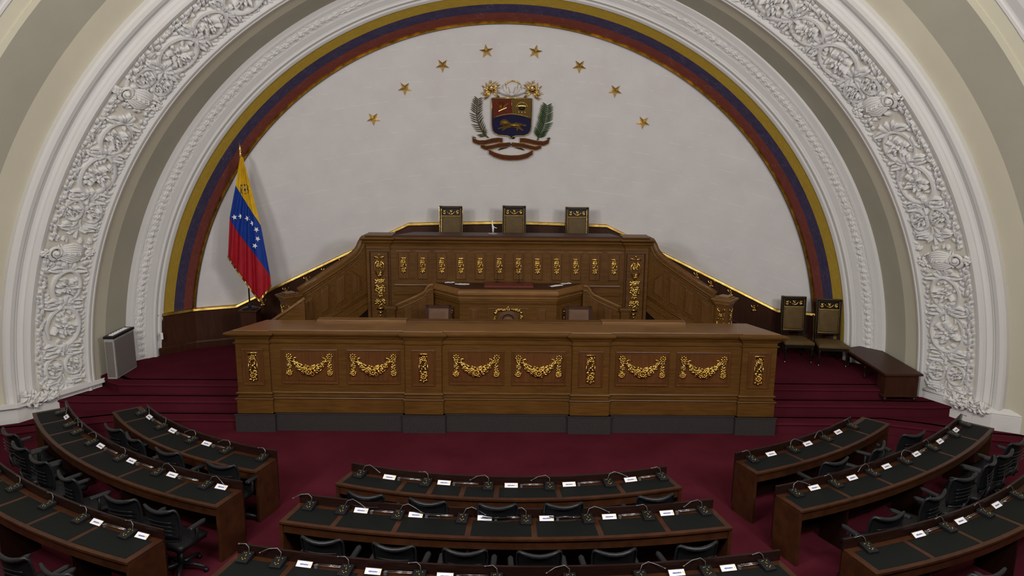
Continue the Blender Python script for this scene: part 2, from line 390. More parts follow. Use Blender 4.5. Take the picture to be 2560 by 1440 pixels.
def grid_obj(name,phis,vv,p0,p1,hf,mat,parent=None):
    P,V=np.meshgrid(phis,vv,indexing='ij')
    side=np.where(P<=90,P,180-P); H=hf(side,V)
    W=math.dist(p0,p1); t_=(V+W/2)/W
    d=np.array([p1[0]-p0[0],p1[1]-p0[1]])/W; n=np.array([d[1],-d[0]]); 
    if n[1]>0: n=-n
    r=p0[0]+d[0]*(V+W/2)+n[0]*H; y=p0[1]+d[1]*(V+W/2)+n[1]*H
    a=np.radians(P); X=r*np.cos(a); Z=ZC+r*np.sin(a)
    co=np.stack([X,y,Z],-1).reshape(-1,3).astype(np.float32)
    ni,nj=P.shape; idx=np.arange(ni*nj).reshape(ni,nj)
    q=np.stack([idx[:-1,:-1],idx[1:,:-1],idx[1:,1:],idx[:-1,1:]],-1).reshape(-1,4)
    me=bpy.data.meshes.new(name); me.vertices.add(len(co)); me.vertices.foreach_set('co',co.ravel())
    me.loops.add(q.size); me.loops.foreach_set('vertex_index',q.ravel().astype(np.int32))
    me.polygons.add(len(q)); me.polygons.foreach_set('loop_start',(np.arange(len(q))*4).astype(np.int32))
    me.update(calc_edges=True); me.materials.append(M[mat]); me.polygons.foreach_set('use_smooth',[True]*len(me.polygons))
    o=bpy.data.objects.new(name,me); COL.objects.link(o)
    if parent: o.parent=parent
    return o
RP0=(8.075,13.50); RP1=(8.535,12.70); RW=math.dist(RP0,RP1)
rel=struct(grid_obj('trim_7',np.arange(0,180.01,.3),np.linspace(-RW/2,RW/2,30),RP0,RP1,relief_height,'ground'))
class Orn:
    """carved ornament in unrolled band coordinates (s along, v across, h out)"""
    def __init__(s): s.V=[]; s.F=[]; s.n=0
    def grid(s,S_,V_,H_):
        a,b=S_.shape; idx=np.arange(a*b).reshape(a,b)+s.n
        s.V.append(np.stack([S_,V_,H_],-1).reshape(-1,3)); s.n+=a*b
        s.F.append(np.stack([idx[:-1,:-1],idx[1:,:-1],idx[1:,1:],idx[:-1,1:]],-1).reshape(-1,4))
    def leaf(s,cs,cv,ang,L,W,h,bend=0.,curl=.5,lobes=4):
        t=np.linspace(0,1,13)[:,None]; u=np.linspace(-1,1,7)[None,:]
        w=W*(np.sin(PI*np.clip(t*.93+.05,0,1)**.75))**.8*(1-.38*((t*lobes)%1.0)*(t<.97))
        x=L*(t+.16*np.abs(u)*(1-t)*1.0+0*u); y=w*u
        hh=h*(.25+.75*np.sin(PI*np.clip(t,0,1)*.62+.15)+curl*t**4*.6)*(1-.35*np.abs(u))+h*.22*np.cos(u*PI*2.5)*(1-t*.5)+0*u
        hh=np.where(np.abs(u)>.99,-.01,hh); hh=np.where(t>.99,hh*.3,hh)
        th=ang+bend*x/L; 
        # bend along an arc
        bx=np.where(abs(bend)>1e-3,(np.sin(ang+bend*x/L)-math.sin(ang))*L/(bend if abs(bend)>1e-3 else 1),x*math.cos(ang))
        by=np.where(abs(bend)>1e-3,-(np.cos(ang+bend*x/L)-math.cos(ang))*L/(bend if abs(bend)>1e-3 else 1),x*math.sin(ang))
        s.grid(cs+bx-y*np.sin(th),cv+by+y*np.cos(th),hh)
    def band(s,cs,cv,w,h):
        """rounded strip along points"""
        cs=np.asarray(cs);cv=np.asarray(cv); ds=np.gradient(cs);dv=np.gradient(cv); l=np.hypot(ds,dv)+1e-9; ns=-dv/l; nv=ds/l
        u=np.linspace(-1,1,7)[None,:]; w=np.broadcast_to(w,cs.shape)[:,None]; h=np.broadcast_to(h,cs.shape)[:,None]
        H=h*np.sqrt(np.clip(1-u*u,0,1))*(1+.18*np.cos(u*PI*3))-.004
        s.grid(cs[:,None]+ns[:,None]*w*u,cv[:,None]+nv[:,None]*w*u,H)
    def blob(s,cs,cv,r,h,a=1.):
        t=np.linspace(0,PI/2,4)[:,None]; p=np.linspace(0,2*PI,8)[None,:]
        s.grid(cs+r*a*np.sin(t)*np.cos(p),cv+r*np.sin(t)*np.sin(p),h*np.cos(t)+0*p)
    def out(s,name,side,parent,mat):
        V=np.concatenate(s.V); F=np.concatenate(s.F)
        d=np.array([RP1[0]-RP0[0],RP1[1]-RP0[1]])/RW; n=np.array([d[1],-d[0]]); n=n if n[1]<0 else -n
        a=V[:,0]/8.3; r=RP0[0]+d[0]*(V[:,1]+RW/2)+n[0]*V[:,2]; y=RP0[1]+d[1]*(V[:,1]+RW/2)+n[1]*V[:,2]
        X=r*np.cos(a)*side; Z=ZC+r*np.sin(a); co=np.stack([X,y,Z],-1).astype(np.float32)
        if side>0: F=F[:,::-1]
        me=bpy.data.meshes.new(name); me.vertices.add(len(co)); me.vertices.foreach_set('co',co.ravel())
        me.loops.add(F.size); me.loops.foreach_set('vertex_index',np.ascontiguousarray(F).ravel().astype(np.int32))
        me.polygons.add(len(F)); me.polygons.foreach_set('loop_start',(np.arange(len(F))*4).astype(np.int32))
        me.update(calc_edges=True); me.validate(); me.materials.append(M[mat]); me.polygons.foreach_set('use_smooth',[True]*len(me.polygons))
        o=bpy.data.objects.new(name,me); COL.objects.link(o); o.parent=parent; return o
def carve(seed):
    rd_=np.random.RandomState(seed); O=Orn(); U=rd_.uniform
    def scroll(phi,cv,a,b,big):
        cs=R_(phi)*8.3; off=U(0,6.28); sgn=1 if rd_.rand()<.5 else -1
        th=np.linspace(off,off+sgn*2*PI*1.08,46); k=np.linspace(0,1,46)
        rr=1-.16*k; w=(.018+.030*np.sin(PI*k)**1.2)*(a/.40)
        O.band(cs+a*rr*np.cos(th),cv+b*rr*np.sin(th),w,.055+.045*np.sin(PI*k))
        O.band(cs+a*(rr+.05)*np.cos(th),cv+b*(rr+.05)*np.sin(th),.010,.07)
        for q in range(int(9 if big else 5)):     # leaves hugging the scroll inside
            i=int(U(4,42)); O.leaf(cs+a*rr[i]*.93*math.cos(th[i]),cv+b*rr[i]*.93*math.sin(th[i]),th[i]+PI+sgn*U(.5,1.1),a*U(.28,.42),a*U(.08,.13),U(.06,.09),bend=sgn*U(-1.2,-.4),lobes=4)
        n=6 if big else 5; f=off
        for q in range(n):
            an=f+2*PI*q/n+U(-.25,.25); O.leaf(cs+.04*a*math.cos(an),cv+.04*a*math.sin(an),an,b*U(.62,.80),b*U(.20,.30),U(.085,.12),bend=U(-.7,.7),curl=1,lobes=5)
        for q in range(n):
            an=f+.5+2*PI*q/n+U(-.3,.3); O.leaf(cs,cv,an,b*U(.35,.5),b*U(.13,.2),U(.11,.15),bend=U(-.8,.8),curl=.8,lobes=3)
        for q in range(6): O.blob(cs+U(-.1,.1)*b,cv+U(-.1,.1)*b,b*U(.07,.12),U(.12,.16))
    def calyx(phi,d):
        cs=R_(phi)*8.3
        for q in (-1,-.55,0,.55,1): O.leaf(cs-d*.03,U(-.03,.01)-.03,(0 if d>0 else PI)+q*1.15,U(.20,.28)*(1-.2*abs(q)),U(.035,.055),U(.07,.10),bend=-q*d*U(.3,1.),lobes=4)
        for q in (-1,1):
            O.leaf(cs,-.03+q*.03,(PI/2+.5*d)*q,.34,.05,.09,bend=q*d*-.9,lobes=5)
            O.leaf(cs,-.03+q*.03,(PI/2-.45*d)*q,.30,.045,.08,bend=q*d*.9,lobes=5)
    segs=((0,18,[('p',2.6),('B',8.2),('m',13.55)]),(18,39.5,[('p',23.2),('B',28.4),('m',33.6)]),(39.5,61,[('p',41.9),('B',46.6),('m',51.9),('B',57.2)]),(61,82.5,[('p',63.6),('B',68.6),('m',74),('p',78.5)]))
    for k0,k1,items in segs:
        prev=None
        for kind,a in items:
            if kind=='B': scroll(a,-.035,.40,.315,True); ext=2.8
            elif kind=='m': scroll(a,-.035,.325,.265,True); ext=2.3
            else:
                for q in (-1,1): scroll(a+.3,-.03+q*.175,.20,.155,False)
                cs=R_(a-1.5)*8.3
                for q in (-1,1):
                    th=np.linspace(0,PI*.95,20); O.band(cs+.12-.24*np.sin(th)*.8,q*(.02+.17*(1-np.cos(th))),.02,.07)
                    O.leaf(cs,-.03+q*.1,q*1.2,.2,.05,.08,bend=q*.8); O.leaf(cs-.06,-.03+q*.2,q*.4+PI,.12,.04,.07,bend=q*.8)
                ext=2.1
            calyx(a-ext+.1,-1); calyx(a+ext-.1,1)
        s0=R_(k0+ (1.45 if k0 else .6))*8.3; s1=R_(k1-1.25)*8.3
        x=s0
        while x<s1:       # outer border foliage, two overlapping rows
            f=min(1,(x-s0)/.2)
            O.leaf(x,.30+U(-.02,.02),U(.5,.9),U(.15,.20),U(.030,.048),U(.06,.085),bend=U(-.9,.2),lobes=4)
            O.leaf(x+.05,.385+U(-.01,.01),U(.15,.5)*(1 if rd_.rand()<.7 else -1),U(.10,.14),U(.024,.036),U(.055,.08),bend=U(-.5,.5),lobes=3)
            if rd_.rand()<.55: O.leaf(x,.31,U(-.9,-.3),U(.10,.16),U(.03,.04),U(.05,.07),bend=U(0,.8),lobes=3)
            O.leaf(x,-.385+U(-.01,.02),U(-.5,.2),U(.09,.13),U(.022,.032),U(.05,.07),bend=U(-.5,.5),lobes=3)
            if rd_.rand()<.4: O.leaf(x,-.33,U(.2,.8),U(.09,.13),U(.025,.035),U(.05,.07),bend=U(-.5,.5),lobes=3)
            x+=U(.075,.10)
        for sgn,xx in ((1,s1-.03),(-1,s0+.02)):    # corner tufts
            for vv in (-.34,-.12,.12,.34):
                for q in range(3): O.leaf(xx-sgn*.07,vv,(0 if sgn>0 else PI)+U(-.9,.9),U(.09,.14),U(.03,.045),U(.06,.08),bend=U(-.5,.5),lobes=3)
    return O
carve(5).out('carved_foliage',1,rel,'relief'); carve(9).out('carved_foliage',-1,rel,'relief')
def frieze_h(phi,v):
    s=phi*R_(1)*7.7; w=.115; c=(s/.13)%1; k=np.floor(s/.13)
    d=np.hypot((c-.5)*.13,v*.9); th=np.arctan2(v,(c-.5)*.13)
    h=.028*np.clip((.062-d)/.02,0,1)*(.55+.45*np.cos(5*th+k))+.02*np.exp(-(d/.014)**2)
    h+=.022*np.clip(ridged(s*22,v*22,7)*1.6-.85,0,1)
    return h*np.clip((w-np.abs(v))/.01,0,1)
fr0=(7.583,14.985); fr1=(7.735,14.80)
struct(grid_obj('trim_8',np.concatenate([np.arange(0,62,.14),np.arange(62,118,.3),np.arange(118,180.001,.14)]),np.linspace(-.12,.12,22),fr0,fr1,frieze_h,'relief')).location=(-.04,0,.04)
# lower straight piece of the little frieze is plain; plaster consoles ("knots") on the relief band
def relief_frame(phi,v,h=0):
    d=Vector((RP1[0]-RP0[0],RP1[1]-RP0[1])).normalized(); n=Vector((d.y,-d.x))
    r=RP0[0]+d.x*(v+RW/2)+n.x*h; y=RP0[1]+d.y*(v+RW/2)+n.y*h
    a=R_(phi); er=Vector((math.cos(a),0,math.sin(a))); et=Vector((-math.sin(a),0,math.cos(a)))
    ev=er*d.x+Vector((0,d.y,0)); en=er*n.x+Vector((0,n.y,0))
    o=er*r+Vector((0,y,ZC))
    T=Matrix(((et.x,ev.x,en.x,o.x),(et.y,ev.y,en.y,o.y),(et.z,ev.z,en.z,o.z),(0,0,0,1)))
    return T  # local x along arch, y across (outer +), z out
def console(mb,T,rnd,foot=False):
    m=-1 if False else 1
    if not foot:
        for i in range(9):   # body bulge made of long strands
            x=(i-4)*.022; mb.tube([(x*.6,-.30,.03),(x*1.6,-.15,.10-abs(x)*.4),(x*2.0,0,.13-abs(x)*.5),(x*1.5,.13,.10-abs(x)*.4),(x*.7,.22,.05)],[.012,.022,.026,.022,.014],6,T=T)
        for k in range(4): mb.tube([(-.09,-.12+.09*k,.05),(0,-.14+.09*k,.155),(.09,-.10+.09*k,.05)],.012,6,T=T)
    # volute
    pts=[]; 
    for i in range(34):
        a=i/33*2*PI*1.7; r=.135*(1-i/40); pts.append((r*math.cos(a),.27+r*math.sin(a),.09+.02*i/33))
    if not foot:
        mb.tube(pts,[.036*(1-i/50) for i in range(34)],7,T=T)
        mb.blob((0,.27,.12),(.05,.05,.05),T=T)
        for i in range(26):
            a=rnd.uniform(0,2*PI); rr=rnd.uniform(.02,.10)
            mb.blob((rr*math.cos(a),-.36+rr*math.sin(a)*.9,.06),(rnd.uniform(.02,.05),rnd.uniform(.015,.03),.035),(rnd.uniform(0,PI),'Z'),T=T)
        for i in range(22):
            a=rnd.uniform(0,2*PI); rr=rnd.uniform(.0,.075)
            mb.blob((rr*math.cos(a)+.0,.47+rr*math.sin(a),.10),(rnd.uniform(.02,.045),rnd.uniform(.015,.03),.04),(rnd.uniform(0,PI),'Z'),T=T)
        for sx in (-1,1):
            for i in range(12):
                y=-.28+.5*i/11
                mb.blob((sx*(.105+.02*math.sin(i*2)),y,.05),(.05,.022,.03),(sx*.8+rnd.uniform(-.3,.3),'Z'),T=T)
    else:
        for i in range(110):
            v=rnd.uniform(.12,.72); x=rnd.gauss(-.02,.055)
            mb.blob((x-.02,v,.09+rnd.uniform(0,.09)),(rnd.uniform(.04,.08),rnd.uniform(.015,.035),.04),(rnd.uniform(0,PI),'Z'),T=T)
for phi in (18,39.5,61,82.5,97.5,119,140.5,162):
    mb=MB(); T=relief_frame(phi,0)
    if phi<90: T=T@Matrix.Diagonal((-1,1,1,1))
    console(mb,T,random.Random(int(phi*3)))
    mb.build('scroll_console','relief',rel,smooth=True)
for sx in (1,-1):
    mb=MB(); T=relief_frame(0 if sx>0 else 180,.0)
    if sx>0: T=T@Matrix.Diagonal((-1,1,1,1))
    console(mb,T@Matrix.Translation((.06,.05,.02)),random.Random(5+sx),True)
    mb.build('foot_garland','relief',rel,smooth=True)
    # sill under the relief panel
    mb=MB(); T2=relief_frame(0 if sx>0 else 180,0)
    q=-1 if sx>0 else 1
    mb.tube([(q*.03,-RW/2,.03),(q*.03,0,.035),(q*.03,RW/2,.03)],.04,8,T=T2)
    mb.build('sill_moulding','relief',rel,smooth=True)
# ---------------------------------------------------------------- wainscot and its brass rail
def wtop(x):
    a=abs(x)
    return 1.5 if a>=6.1 else (3.29+.04*(1-a/2.3) if a<=2.3 else 1.5+(6.1-a)*.471)
def wpt(x,off):
    a=abs(x)
    if a<=6.9: y=ywall(x,wtop(x),off)
    else:
        y=ywall(6.9,1.5,0)-(a-6.9)*(ywall(6.9,1.5,0)-15.26)/(7.44-6.9)-off
    return (x,y)
xs=sorted(set([round(-7.44+.135*i,3) for i in range(4)]+[-6.9,-6.1,6.1,6.9,-2.3,2.3]+[round(-6.8+.17*i,3) for i in range(81)]+[round(7.44-.135*i,3) for i in range(4)]))
def ribbon(mb,off,zt,zb,mi=0):
    vs=[];fs=[]
    for x in xs:
        px,py=wpt(x,off); vs+=[(px,py,zb(x)),(px,py,zt(x)),(px,py+.2,zt(x))]
    for i in range(len(xs)-1):
        a=3*i;b=a+3; fs+=[(a,b,b+1,a+1),(a+1,b+1,b+2,a+2)]
    mb.add(vs,fs,mi)
def strip_(mb,prof,zt):
    vs=[];fs=[];n=len(prof)
    for x in xs:
        for o,dz in prof:
            px,py=wpt(x,o); vs.append((px,py,zt(x)+dz))
    for i in range(len(xs)-1):
        fs+=[(i*n+k,(i+1)*n+k,(i+1)*n+(k+1)%n,i*n+(k+1)%n) for k in range(n)]
    fs+=[tuple(range(n)),tuple(range(len(xs)*n-1,(len(xs)-1)*n-1,-1))]
    mb.add(vs,fs)
mb=MB(); ribbon(mb,.08,lambda x:wtop(x)-.02,lambda x:.5)
wains=struct(mb.build('wall_wainscot','mahog'))
mb=MB(); strip_(mb,[(-.05,0),(.10,0),(.125,-.012),(.13,-.03),(.11,-.04),(.115,-.055),(.10,-.075),(.085,-.08),(-.05,-.08)],wtop)
struct(mb.build('trim_9','brass',smooth=False))
mb=MB(); strip_(mb,[(.0,-.74),(.105,-.74),(.115,-.76),(.105,-.79),(.09,-.80),(.0,-.80)],lambda x:wtop(x))
strip_(mb,[(.0,.16),(.11,.16),(.12,.14),(.12,0),(0,0)],lambda x:ZC)
struct(mb.build('baseboard_apse','mahog'))
for i,x in enumerate((-6.1,-6.9,6.1,6.9,-4.9,4.9,-3.6,3.6)):
    mb=MB(); px,py=wpt(x,.08); mb.box(px-.006,px+.006,py-.008,py+.03,.6,wtop(x)-.1); mb.build('panel_joint','mahog',wains)
# ---------------------------------------------------------------- stairs up to the high platform
for sx in (1,-1):
    for k in range(10):
        z1=ZC+.182*(k+1)
        def P_(t_):
            ix=4.75+(2.85-4.75)*t_; iy=14.25+(15.35-14.25)*t_; ox=6.05+(2.3-6.05)*t_; oy=ywall(ox,1,.10); return (ix*sx,iy),(ox*sx,oy)
        (i0,o0_),(i1,o1_)=P_(k/10),P_((k+1)/10)
        mb=MB(); mb.prism([i0,i1,o1_,o0_] if sx>0 else [i0,o0_,o1_,i1],ZC-.01,z1)
        struct(mb.build('floor_stair_step','carpet'))
mb=MB(); mb.prism([(-2.9,15.3),(2.9,15.3),(2.5,16.9),(-2.5,16.9)],ZC,2.41); struct(mb.build('floor_high_platform','carpet'))
mb=MB(); mb.prism([(-1.5,14.95),(1.5,14.95),(1.5,15.0),(-1.5,15.0)],ZC,1.35); 
# ---------------------------------------------------------------- gilded ornament helpers
def XZ(x,y,z,ang=0):
    """local x right, local y up, local z toward room"""
    c,s_=math.cos(ang),math.sin(ang)
    return Matrix(((c,0,s_,x),(s_,0,-c,y),(0,1,0,z),(0,0,0,1)))
def lump(mb,x,y,r,rnd,flat=.6,z=.02,T=None,long=1.6):
    mb.blob((x,y,z),(r*long,r,r*flat),(rnd.uniform(0,PI),'Z'),n=6,m=4,T=T)
def rosette(mb,x,y,r,T=None,n=7,z=.015):
    for k in range(n):
        a=2*PI*k/n; mb.blob((x+math.cos(a)*r*.62,y+math.sin(a)*r*.62,z+.006),(r*.40,r*.24,r*.28),(a,'Z'),n=6,m=4,T=T)
    mb.blob((x,y,z+r*.25),(r*.3,r*.3,r*.3),n=7,m=4,T=T)
def festoon_mesh():
    rnd=random.Random(3); mb=MB(); w=.36
    for s_ in (-1,1):
        rosette(mb,s_*w,.165,.072,n=8)
        for k in range(20):
            lump(mb,s_*w+rnd.uniform(-.035,.035),.09-.0*k+rnd.uniform(-.02,.02),.012,rnd)
        mb.tube([(s_*w,.11,.01),(s_*w,.0,.012),(s_*w,-.12,.01)],.012,6)
        for k in range(32):
            y=.05-.23*k/31; ww=.030+.030*(k/31)
            lump(mb,s_*w+rnd.uniform(-ww,ww),y,.011+.005*rnd.random(),rnd,.8,.018)
        rosette(mb,s_*w,-.145,.060,n=9)
        pts=[(s_*(w-.03),.10,.02),(s_*(w-.09),.135,.03),(s_*(w-.125),.15,.03),(s_*(w-.14),.135,.025),(s_*(w-.12),.12,.02)]
        mb.tube(pts,[.012,.016,.016,.012,.008],6)
    for i in range(210):
        t_=rnd.uniform(-1,1); x=t_*.30; yc=.09-.185*(1-abs(t_)**2.1); th=.030+.064*(1-abs(t_)**2)
        dy=rnd.uniform(-1,1); r=.012+.010*rnd.random()
        mb.blob((x,yc+dy*th,.016+.045*(1-dy*dy)*(1-abs(t_)*.6)+rnd.uniform(-.012,.016)),(r*1.7,r,r*.9),(math.atan2(.36*t_,.30)+rnd.uniform(-.8,.8),'Z'),n=6,m=4)
    rosette(mb,0,-.10,.075,n=9,z=.085); 
    for k in range(9):
        a=PI*k/8; mb.blob((.075*math.cos(a),-.055+.045*math.sin(a),.05),(.016,.012,.014),n=6,m=4)
    return mb.mesh('festoon','gold',True)
FEST=festoon_mesh()
def pil_plaque_mesh(w,h,seed):
    rnd=random.Random(seed); mb=MB()
    mb.raised([(-w/2*.8,-h/2),(w/2*.8,-h/2),(w/2*.8,h/2*.9),(-w/2*.8,h/2*.9)],[(0,0),(0,.008),(.008,.008)],mi=1)  # backing plate coloured dark to paint in the shade of the gilding's recesses
    mb.raised([(-w/2*.72,h/2*.84),(w/2*.72,h/2*.84),(w/2,h/2),(-w/2,h/2)],[(0,0),(0,.028),(.006,.035)])
    for i in range(int(60*h/.5)):
        y=-h/2*.92+h*.88*rnd.random(); lump(mb,rnd.uniform(-w*.33,w*.33),y,.010+.008*rnd.random(),rnd,.8,.02)
    for s_ in (-1,1):
        mb.tube([(0,.12*h/.5,.03),(s_*w*.25,.15*h/.5,.035),(s_*w*.38,.08*h/.5,.03),(s_*w*.2,.03*h/.5,.03)],.008,6)
        mb.tube([(s_*w*.38,h*.2,.012),(s_*w*.40,-h*.1,.012),(s_*w*.34,-h*.44,.012)],.006,6)
        mb.blob((s_*w*.3,-h*.44,.02),(.02,.02,.02),n=6,m=4)
    rosette(mb,0,h*.33,w*.3,n=7); rosette(mb,0,-h*.30,w*.36,n=9,z=.025); mb.blob((0,h*.02,.03),(w*.14,w*.22,.02))
    mb.blob((0,-h*.5,.02),(.018,.03,.018))
    return mb.mesh('gilded_drop',['gold','bronze'],True)
def inst(name,me,parent,T):
    o=bpy.data.objects.new(name,me); COL.objects.link(o); o.parent=parent; o.matrix_local=T; return o
# ---------------------------------------------------------------- long front desk
fd=thing('secretaries_desk','long carved oak dais desk with gilded festoons on grey stone plinth','desk',(0,12.46,0))
fd_in=Matrix.Translation((0,-12.46,0))
PX_=[(-4.86,-4.15),(-1.86,-1.10),(1.11,1.88),(4.13,4.86)]
def front_path(ins,yf,ym,back,taper=.36):
    pts=[(-4.86+ins+taper,back),(-4.86+ins,12.62 if back>12.7 else yf)]
    pts=[(-4.86+ins+taper,back)]
    for i,(a,b_) in enumerate(PX_):
        a2=a+ins; b2=b_-ins
        if i>0: pts.append((a2,ym))
        pts+=[(a2,yf),(b2,yf)]
        if i<3: pts.append((b2,ym))
    pts.append((4.86-ins-taper,back))
    return pts
BACK=13.2
def ring(mb,ins,prof):
    mb.sweep(front_path(ins,12.46+ins,12.53+ins*.6,BACK),prof)
def fpoly(ins,z0,z1,mb): mb.prism(front_path(ins,12.46+ins,12.53+ins*.6,BACK),z0,z1)
TL=fd_in
mb=MB(); fpoly(0,0,.34,mb); 
mb.sweep(front_path(0,12.46,12.53,BACK),[(-.05,.34),(0,.34),(.012,.335),(.012,.32),(0,.315),(-.05,.315)])
o=mb.build('plinth','stone',fd); o.location=(0,-12.46,0)
mb=MB(); fpoly(.035,.34,.64,mb); fpoly(.06,.64,1.80,mb)
ring(mb,.035,[(-.05,.60),(.012,.60),(.018,.615),(.012,.63),(0,.632),(0,.65),(-.02,.66),(-.02,.70),(.0,.705),(.006,.72),(0,.735),(-.02,.745),(-.06,.75)])
ring(mb,.06,[(-.05,1.62),(.0,1.625),(.02,1.64),(.022,1.655),(0,1.665),(-.05,1.67)])
o=mb.build('body','oak',fd); o.location=(0,-12.46,0)
mb=MB(); ring(mb,.06,[(-.05,1.70),(.005,1.71),(.02,1.735),(.03,1.74),(.035,1.76),(.07,1.79),(.075,1.81),(.10,1.815),(.10,1.845),(.09,1.855),(.05,1.865),(-.05,1.87)])
o=mb.build('cornice','oak',fd); o.location=(0,-12.46,0)
mb=MB(); mb.prism(front_path(.03,12.49,12.53,BACK+.06),1.83,1.885)
o=mb.build('worktop','oaktop',fd,bev=.008); o.location=(0,-12.46,0)
for xa,xb in ((-3.5,-1.85),(1.75,3.3)):
    mb=MB(); mb.box(xa,xb,13.10,13.32,1.84,1.93)
    o=mb.build('raised_shelf','oaktop',fd,bev=.006); o.location=(0,-12.46,0)
mb=MB(); mb.box(-1.85,1.75,13.12,13.32,1.84,1.915)
o=mb.build('raised_shelf','oak',fd,bev=.006); o.location=(0,-12.46,0)
PAN=[(-4.01,-3.008),(-2.848,-1.90),(-1.03,-.05),(.09,1.05),(1.945,2.90),(3.03,4.0)]
for i,(a,b_) in enumerate(PAN):
    yb=12.566
    T=XZ((a+b_)/2,yb-12.46,1.205); w=(b_-a)/2; h=.32
    mb=MB(); mb.raised([(-w,-h),(w,-h),(w,h),(-w,h)],[(0,-.01),(0,.022),(.012,.026),(.022,.014),(.032,.014),(.04,-.004),(.052,-.004),(.062,.018)],T=T)
    p=mb.build('panel','oakp',fd)
    inst('festoon_ornament',FEST,p,XZ((a+b_)/2,yb-12.46-.016,1.235))
DROP=pil_plaque_mesh(.19,.53,5)
for a,b_ in PX_:
    c=(a+b_)/2; T=XZ(c,12.52-12.46,1.205); w=(b_-a)/2-.17; h=.335
    mb=MB(); mb.raised([(-w,-h),(w,-h),(w,h),(-w,h)],[(0,-.01),(0,.020),(.012,.024),(.022,.012),(.032,.012),(.04,-.002),(.055,-.002),(.06,.006)],T=T)
    p=mb.build('pilaster_panel','oakp',fd); inst('gilded_drop_ornament',DROP,p,XZ(c,12.52-12.46-.006,1.215))
# ---------------------------------------------------------------- presidential rostrum
YP=15.0
ro=thing('high_rostrum','tall oak rostrum with twelve gilded plaques and two gilded pilasters','rostrum',(0,YP,ZC))
def loc(o,ref): o.location=(-ref[0],-ref[1],-ref[2]); return o
RR=(0,YP,ZC)
def rpath(ins,fp=0): # plan path left->right
    return [(-2.99+ins,15.45),(-2.99+ins,YP-.05+ins),(-2.37-ins,YP-.05+ins),(-2.37-ins,YP+ins),(2.37+ins,YP+ins),(2.37+ins,YP-.05+ins),(2.99-ins,YP-.05+ins),(2.99-ins,15.45)]
mb=MB(); mb.prism(rpath(.07),ZC,3.2)
RM=[(-2.36,YP+.07),(2.36,YP+.07)]
mb.sweep(RM,[(-.03,2.18),(.03,2.19),(.035,2.21),(.03,2.23),(-.03,2.245)])
mb.sweep(RM,[(-.03,1.98),(.02,1.99),(.03,2.02),(.03,2.05),(-.03,2.07)])
mb.sweep(rpath(.07),[(-.03,2.965),(.02,2.97),(.022,2.985),(-.03,2.99)])
loc(mb.build('body','oak',ro),RR)
mb=MB(); mb.sweep(rpath(.07),[(-.05,3.03),(.01,3.03),(.015,3.05),(.03,3.08),(.06,3.11),(.07,3.115),(.07,3.13),(.045,3.145),(.09,3.17),(.11,3.185),(.11,3.215),(.09,3.225),(.05,3.235),(-.05,3.24)])
loc(mb.build('cornice','oak',ro),RR)
mb=MB(); mb.prism([(-2.34,YP+.0),(2.34,YP+.0),(2.2,15.56),(-2.0,15.56)],3.2,3.262)
loc(mb.build('worktop','mahog',ro,bev=.006),RR)
for sx in (-1,1):
    mb=MB(); mb.prism([(sx*2.36,14.93),(sx*2.93,14.93),(sx*2.93,15.4),(sx*2.36,15.4)],3.24,3.268); loc(mb.build('pilaster_cap','oak',ro,bev=.006),RR)
PLQ=pil_plaque_mesh(.135,.31,9)
for i in range(12):
    x=-2.165+.3985*i
    T=XZ(x,.072,2.62-ZC); w=.148; h=.31
    mb=MB(); mb.raised([(-w,-h-.02),(w,-h-.02),(w,h),(-w,h)],[(0,-.01),(0,.004),(.01,.006),(.018,-.004),(.028,-.004),(.055,.022),(.06,.022)],T=T)
    p=mb.build('panel','oakv',ro); inst('gilded_plaque',PLQ,p,XZ(x,.072-.02,2.635-ZC))
def tall_ornament(seed,h):
    rnd=random.Random(seed); mb=MB(); w=.095
    def cl(y0,y1,ww,n,r=.012):
        for i in range(n): lump(mb,rnd.uniform(-ww,ww),rnd.uniform(y0,y1),r*(.7+.7*rnd.random()),rnd,.8,.02)
    y=h
    segs=[]; Y=h
    while Y>-.2:
        mb.blob((0,Y-.02,.02),(.016,.035,.016))                     # finial
        for s_ in (-1,1):
            mb.tube([(0,Y-.10,.02),(s_*.05,Y-.07,.03),(s_*w,Y-.055,.025),(s_*w*1.05,Y-.10,.02)],[.016,.018,.016,.01],6)
            mb.tube([(s_*.03,Y-.12,.02),(s_*w*.95,Y-.22,.025),(s_*w,Y-.34,.025),(s_*w*.5,Y-.46,.02)],[.014,.016,.014,.01],6)
            mb.tube([(s_*w,Y-.36,.02),(s_*.06,Y-.44,.02),(0,Y-.52,.02)],.009,6)
        cl(Y-.30,Y-.16,.05,34); rosette(mb,0,Y-.24,.05,n=8,z=.03)
        cl(Y-.46,Y-.36,.03,14)
        cl(Y-.62,Y-.54,w,44,.014)
        Y-=.66
        for s_ in (-1,1): mb.tube([(0,Y-.02,.02),(s_*.06,Y+.0,.03),(s_*w,Y-.02,.03),(s_*.07,Y-.07,.02)],[.014,.018,.018,.01],6)
        cl(Y-.14,Y-.03,w,46,.014); cl(Y-.24,Y-.14,.05,22); mb.blob((0,Y-.26,.02),(.018,.05,.016))
        Y-=.30
        cl(Y-.16,Y,w,50,.014); mb.box(-.07,.07,Y-.22,Y-.18,0,.04); mb.box(-.05,.05,Y-.30,Y-.27,0,.035); Y-=.34
    return mb.mesh('gilded_trophy','gold',True)
TALL=tall_ornament(4,1.1)
for sx in (-1,1):
    x=sx*2.66
    mb=MB(); mb.raised([(-.2,-1.9),(.2,-1.9),(.2,0.0),(-.2,0.0)],[(0,-.01),(0,.012),(.012,.015),(.025,.0),(.04,-.012)],T=XZ(x,.02,2.93-ZC))
    p=mb.build('pilaster_panel','mahog',ro); inst('gilded_trophy_ornament',TALL,p,XZ(x+(.0 if sx<0 else -.0),.02+.008,1.77-ZC))
